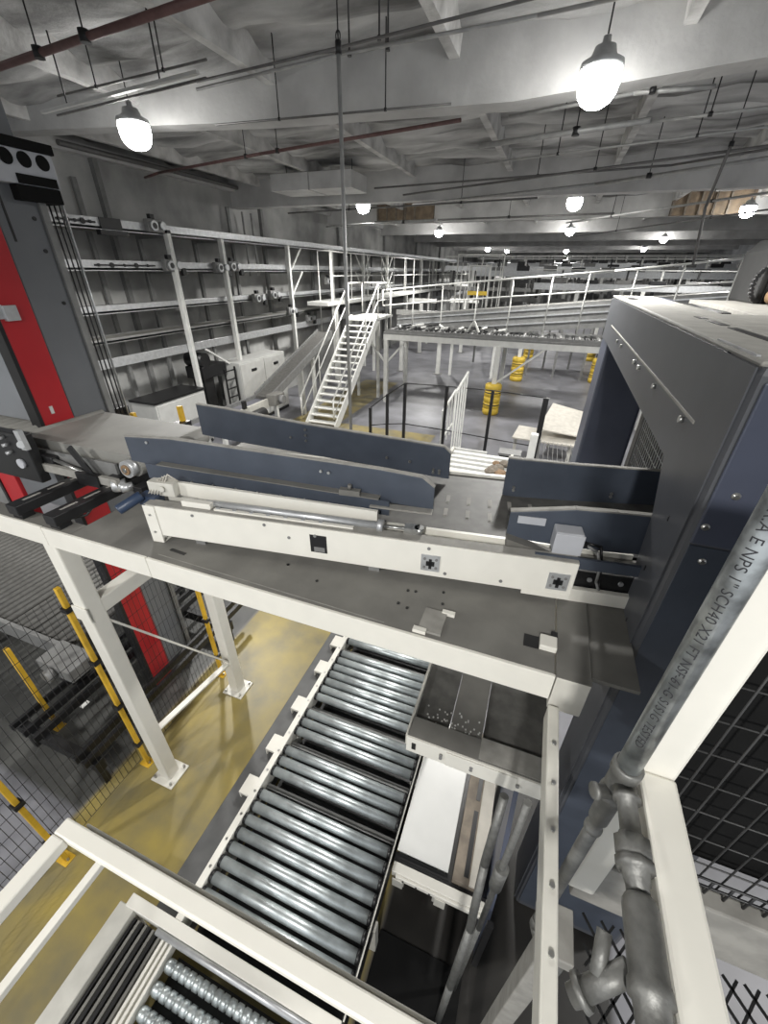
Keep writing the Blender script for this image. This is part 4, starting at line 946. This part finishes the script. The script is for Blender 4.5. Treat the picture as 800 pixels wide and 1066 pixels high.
MB().tube(tr, .028, 8).build('top_rail', WHITE2, t)
MB().tube([tr[0], mr[0]], .026, 8).build('end_bar', WHITE2, t)
MB().tube(mr, .024, 8).build('mid_rail', WHITE2, t)
for px in (408, 432, 463, 500, 537, 578, 616, 665, 713, 770):
    p = P(px, 280, y=15.6); q = P(px-2, 345 if px < 640 else 318, y=15.6)
    f = None
    for a_, b_ in zip(tr, tr[1:]):
        if a_.x <= p.x <= b_.x: f = a_.lerp(b_, (p.x-a_.x)/(b_.x-a_.x))
    zt_ = f.z if f else tr[-1].z
    MB().cyl((p.x, 15.6, max(2.5, zt_-1.75)), (p.x, 15.6, zt_), .022, 8).build('baluster', WHITE2, t)
# left high walkway rail on the wall side
t = thing('walkway_railing', 'tall white railing of the high walkway along the left rack', 'railing', (-8, 16, 3.3))
MB().tube([(-8, 15.8, 4.98), (-8, 44, 4.98)], .024, 8).build('top_rail', WHITE2, t)
MB().tube([(-8, 15.8, 4.2), (-8, 44, 4.2)], .02, 8).build('mid_rail', WHITE2, t)
for i in range(16): y = 15.8+i*1.75; MB().cyl((-8, y, 2.2 if i < 1 else 3.3), (-8, y, 4.98), .024, 8).build('baluster', WHITE2, t)
MB().tube([(-8.5, 15.7, 2.2), (-8.5, 15.7, 5.0), (-8.0, 15.7, 5.0), (-8.0, 15.7, 2.2)], .022, 8).build('gate_frame', WHITE2, t)
MB().box(-8.8, -7.9, 15.2, 44, 3.22, 3.36).build('walkway_deck', WHITE2, t, .01)
for y in (16, 20, 25, 30, 36, 42): MB().box(-8.05, -7.93, y-.06, y+.06, 0, 3.22).build('walkway_post', WHITE2, t)

# white gate frame in the distance with yellow bar
t = thing('lift_gate_frame', 'distant white gate frame with a yellow bar above the far rail', 'frame', (-3.2, 20, 2.4))
MB().tube([(-4.15, 20, 2.4), (-4.15, 20, 5.0), (-2.25, 20, 5.0), (-2.25, 20, 2.4)], .03, 8).build('outer_frame', WHITE2, t)
MB().tube([(-3.5, 19.4, 2.75), (-3.5, 19.4, 4.6), (-2.7, 19.4, 4.6), (-2.7, 19.4, 2.75), (-3.5, 19.4, 2.75)], .028, 8).build('gate_panel', WHITE2, t)
for i in range(9): x = -3.95+i*.2; MB().cyl((x, 20.1, 2.4), (x, 20.1, 4.7), .02, 6).build('gate_bar', WHITE2, t)
MB().box(-3.5, -2.7, 19.34, 19.38, 3.55, 3.7).build('yellow_bar', YELP, t)
MB().box(-4.3, -2.1, 19.3, 21, 2.3, 2.4).build('gate_deck', GREYM, t)
for x in (-4.2, -2.2): MB().box(x-.06, x+.06, 20.5, 20.62, 0, 2.3).build('column', WHITE2, t)

# arch posts on the far floor
sp = None
for x0, y0, l in ((-5.75, 20.5, 'pair of white legs with arched knee brackets on the far floor'),):
    t = thing('arch_support', l, 'support', (x0, y0, 0))
    for x in (-6.7, -4.8):
        MB().box(x-.09, x+.09, y0-.09, y0+.09, .02, 2.6).build('leg', WHITE2, t, .02)
        MB().box(x-.2, x+.2, y0-.2, y0+.2, 0, .03).build('base_plate', GREYM, t)
    for s_, x in ((1, -6.7), (-1, -4.8)):
        MB().tube([(x, y0, 1.7), (x+s_*.25, y0, 2.2), (x+s_*.7, y0, 2.45)], .07, 8).build('arch_bracket', WHITE2, t)
    MB().box(-7.0, -4.5, y0-.1, y0+.1, 2.6, 2.8).build('head_beam', WHITE2, t)
for x, y, l in ((-7.35, 26., 'white far post left of the aisle behind the arch legs'), (-5.0, 27.2, 'white far post in the aisle middle behind the arch legs')):
    t = thing('far_post', l, 'post', (x, y, 0)); MB().box(x-.09, x+.09, y-.09, y+.09, .02, 2.8).build('post_tube', WHITE2, t); MB().box(x-.2, x+.2, y-.2, y+.2, 0, .03).build('base_plate', GREYM, t)
    MB().box(x-.9, x+.9, y-.1, y+.1, 2.8, 3.0).build('post_head', WHITE2, t)

# ================================================================== FAR CONVEYOR LINES / SHELVES
far = [(-4, 9, 24, 4.35, 'nearest far conveyor line beneath the rows of lamps'), (-7, 12, 30, 4.6, 'second far conveyor line beneath the lamps'), (-1, 12, 21.5, 3.9, 'far conveyor line low behind the right handrail'), (-7, 12, 38, 4.9, 'third far conveyor line deep in the hall'), (-7, 12, 48, 5.1, 'farthest conveyor line before the end wall')]
for x0, x1, y, z, l in far:
    t = thing('far_conveyor', l, 'conveyor', ((x0+x1)/2, y, 0), 'far conveyor lines')
    MB().box(x0, x1, y, y+.06, z-.15, z+.1).build('side_frame', ALU, t)
    MB().box(x0, x1, y+.7, y+.76, z-.15, z+.1).build('side_frame', GREYM, t)
    MB().box(x0, x1, y+.06, y+.7, z-.05, z).build('belt', BELTD, t)
    MB().box(x0, x1, y, y+.06, z-1.25, z-1.05).build('lower_frame', GREYM, t)
    MB().box(x0, x1, y+.06, y+.7, z-1.15, z-1.1).build('belt', BELTD, t)
    i = 0; x = x0+.3
    while x < x1:
        MB().box(x-.05, x+.05, y+.33, y+.43, 0, z-.05).build('leg', GREYM, t)
        MB().box(x+.4, x+1.0, y-.05, y+.3, z+.1, z+.1+.15*random.random()+.1).build('drive_unit', BLACK if i % 2 else GREYM, t, .02)
        MB().box(x+.2, x+.35, y-.02, y+.03, z-1.05, z-.15).build('strut', WHITE2 if i % 2 else BLACK, t)
        MB().box(x+.75, x+.82, y-.02, y+.03, z+.1, z+.6).build('guard_post', WHITE2 if i % 2 else BLACK, t)
        x += 1.25; i += 1
    MB().bar((x0, y, z+.6), (x1, y, z+.6), .04, .04).build('guard_rail', WHITE2, t)

# ================================================================== AISLE FLOOR ITEMS
def column_guard(x, y, l, first=[None]):
    if first[0]:
        return copy_thing(first[0], (x, y, 0), l)
    t = thing('column_guard', l, 'column guard', (x, y, 0), 'yellow column guards'); first[0] = t
    prof = []
    for i in range(5):
        z = .03+i*.205; prof += [(z, .25), (z+.02, .285), (z+.17, .285), (z+.19, .25)]
    MB().lathe((x, y, 0), (0, 0, 1), [(0, .25)]+prof+[(1.06, .24)], 24).build('guard_shell', YELP, t)
    for z in (.34, .76): MB().lathe((x, y, z), (0, 0, 1), [(0, .288), (.035, .288)], 24).build('black_strap', BLACK, t)
    return t
for x, y, l in ((-1.45, 14.87, 'yellow ringed column guard at the foot of the middle mezzanine column'), (-1.05, 20.6, 'yellow column guard behind the diagonal brace in the aisle'), (-.9, 26.9, 'small yellow column guard farthest back in the aisle'),
                (2.4, 21.6, 'lower of the yellow column guards left of the gantry leg'), (2.5, 27.5, 'upper of the yellow column guards left of the gantry leg')):
    column_guard(x, y, l)
for x, y in ((-1.05, 20.6), (-.9, 26.9), (2.4, 21.6), (2.5, 27.5)):
    t = thing('far_column', 'white far column standing in a yellow guard at x', 'column', (x, y, 0), 'white columns in yellow guards')
    MB().box(x-.08, x+.08, y-.08, y+.08, .0, 2.7).build('column_tube', WHITE2, t, .01); MB().box(x-.5, x+.5, y-.1, y+.1, 2.7, 2.85).build('column_head', WHITE2, t)
    t['label'] = {(-1.05, 20.6): 'white far column rising from the guard behind the diagonal brace', (-.9, 26.9): 'white far column in the smallest, farthest yellow guard', (2.4, 21.6): 'white far column in the lower guard left of the gantry', (2.5, 27.5): 'white far column in the upper guard left of the gantry'}[(x, y)]
# black posts with wires
bp = [(390, 452, 425, 'shortest black fence post at the left end'), (407, 457, 411, 'second black fence post from the left end'), (424, 462, 399, 'black corner post of the aisle fence'), (464, 470, 402, 'black fence post behind the slanted white gate'), (507, 480, 406, 'black fence post in front of the yellow column guard'), (557, 490, 413, 'thick black fence post beside the pale boards')]
from math import hypot
tops = []
for px, pyb, pyt, l in bp:
    b_ = P(px-4, pyb, z=0); 
    best = min(((P(px, pyt, y=b_.y).z), 1.6) if False else (P(px, pyt, y=b_.y).z,))
    t = thing('fence_post', l, 'post', (b_.x, b_.y, 0), 'black aisle fence posts')
    w_ = .06 if px < 550 else .1
    MB().box(b_.x-w_/1.6, b_.x+w_/1.6, b_.y-w_/1.6, b_.y+w_/1.6, .01, best).build('post_tube', BLACK, t)
    MB().box(b_.x-.1, b_.x+.1, b_.y-.1, b_.y+.1, 0, .012).build('base_plate', BLACK, t)
    tops.append(Vector((b_.x, b_.y, best)))
for i, (a_, b_) in enumerate(zip(tops, tops[1:])):
    t = thing('fence_wire', 'thin black fence infill between aisle posts', 'fence panel', ((a_.x+b_.x)/2, (a_.y+b_.y)/2, .1), 'black aisle fence infill')
    t['label'] = ['thin black fence infill between the two shortest aisle posts', 'thin black fence infill left of the corner post', 'thin black fence infill right of the corner post', 'thin black fence infill behind the slanted white gates', 'thin black fence infill before the yellow column guard'][i]
    MB().cyl(a_, b_, .014, 6).build('top_wire', BLACK, t)
    MB().cyl((a_.x, a_.y, a_.z*.35), (b_.x, b_.y, b_.z*.35), .014, 6).build('low_wire', BLACK, t)
# white slanted gates
for x, y0, y1, h0, h1, nb, l in ((-2.32, 10.9, 12.5, 1.08, 1.28, 5, 'small white slanted gate beside the black posts'), (-1.70, 9.3, 10.6, 2.05, 2.22, 5, 'tall white slanted gate in front of the black fence')):
    t = thing('white_gate', l, 'gate', (x, (y0+y1)/2, 0), 'white slanted gates')
    for i in range(nb):
        f = i/(nb-1); y = y0+(y1-y0)*f; MB().box(x-.018, x+.018, y-.014, y+.014, 0, h0+(h1-h0)*f).build('gate_bar', WHITE2, t)
    MB().bar((x, y0-.03, h0), (x, y1+.03, h1), .05, .06).build('gate_top', WHITE2, t)
    MB().bar((x, y0-.03, .25), (x, y1+.03, .25), .04, .05).build('gate_base', WHITE2, t)
for y, z, l in ((9.4, .62, 'upper white cross bar right of the tall slanted gate'), (8.7, .45, 'lower white cross bar right of the tall slanted gate')):
    t = thing('cross_bar', l, 'rail', (-1.3, y, 0))
    MB().box(-1.72, -.85, y-.03, y+.03, z, z+.07).build('bar', WHITE2, t)
    for x in (-1.65, -.92): MB().box(x-.025, x+.025, y-.025, y+.025, 0, z).build('bar_stand', WHITE2, t)
# slatted bed
t = thing('slatted_bed', 'low bed of white slats behind the conveyor beside a brown heap', 'roller bed', (-.9, 7.6, 0))
for i in range(9): MB().box(-1.5, -.25, 6.6+i*.24, 6.72+i*.24, .86, .93).build('slat', WHITE2, t)
for x in (-1.55, -.25): MB().box(x-.03, x+.03, 6.5, 8.8, .80, .95).build('side_frame', CREAM, t)
for x in (-1.5, -.3):
    for y in (6.7, 8.6): MB().box(x-.04, x+.04, y-.04, y+.04, 0, .8).build('leg', WHITE2, t)
for i in range(9):
    p = P(518+random.uniform(-9, 9), 489+random.uniform(-8, 7), z=.98); r_ = random.uniform(.07, .13)
    o = MB().ball((p.x, p.y, .93+r_*.55), r_, 8, 5, .6).build('brown_clump', WOOD if i % 3 else BROWN, None)
    tag(o, 'small crumpled brown lump heaped on the end of the white slats', 'debris', 'crumpled lumps on the white slats')
# pale boards, white post, black box, wire cage
o = MB().prism([(.2, 11.2, .80), (1.6, 11.2, .70), (1.6, 12.6, .95), (.5, 12.8, 1.10)], (0, 0, .03)).build('pale_board', CARD)
tag(o, 'tilted pale board, the upper one beside the gantry far leg', 'board')
o = MB().prism([(-.4, 11.0, .54), (1.2, 10.9, .54), (1.3, 11.8, .57), (-.3, 12.0, .57)], (0, 0, .04)).build('pale_board', CARD)
tag(o, 'flat pale board, the lower one left of the tilted board', 'board')
t = thing('board_trestle', 'cream trestle legs carrying the pale boards by the gantry', 'trestle', (.6, 11.8, 0))
for x, y in ((-.3, 11.2), (1.1, 11.2), (.6, 12.2)): MB().box(x-.04, x+.04, y-.04, y+.04, 0, .54).build('trestle', CREAM, t)
MB().box(.5, .58, 12.2, 12.3, .54, .98).build('trestle', CREAM, t); MB().box(1.4, 1.48, 11.6, 11.7, 0, .76).build('trestle', CREAM, t)
t = thing('white_post', 'white upright post behind the gantry side guard', 'post', (.14, 8.6, 0))
MB().box(.05, .20, 8.5, 8.65, .01, 1.55).build('post_tube', WHITE2, t, .01)
MB().box(-.05, .3, 8.4, 8.75, 0, .02).build('base_plate', WHITE2, t)
t = thing('black_cabinet', 'small black cabinet on the floor left of the white upright post', 'cabinet', (-.25, 9.3, 0))
MB().box(-.55, -.1, 9.2, 9.5, .0, .75).build('cabinet_body', BLACK, t, .01)
MB().box(-.58, -.07, 9.17, 9.53, .75, .80).build('cabinet_top', GREYM, t)
t = thing('wire_cage', 'wire mesh cage container behind the white upright post', 'cage', (.8, 9.2, 0))
m = MB()
for i in range(14): m.cyl((.3+i*.09, 8.9, .05), (.3+i*.09, 8.9, .85), .008, 4)
for i in range(9): m.cyl((.3, 8.9, .05+i*.1), (1.5, 8.9, .05+i*.1), .008, 4)
for i in range(12): m.cyl((.3+i*.1, 8.9, .85), (.3+i*.1, 10.2, .85), .008, 4)
m.build('cage_mesh', GREYM, t)
MB().box(.28, 1.52, 8.9, 10.2, 0, .05).build('cage_floor', WOOD, t)
for x in (.3, 1.5):
    for y in (8.9, 10.2): MB().box(x-.02, x+.02, y-.02, y+.02, .05, .88).build('corner_post', GREYM, t)

# ------------------------------------------------------------------ view
SC.view_settings.view_transform = 'Standard'; SC.view_settings.look = 'None'
SC.view_settings.exposure = -0.06; SC.view_settings.gamma = 1.0
SC.view_settings.use_curve_mapping = False
SC.cycles.use_denoising = True
SC.cycles.max_bounces = 8; SC.cycles.diffuse_bounces = 4
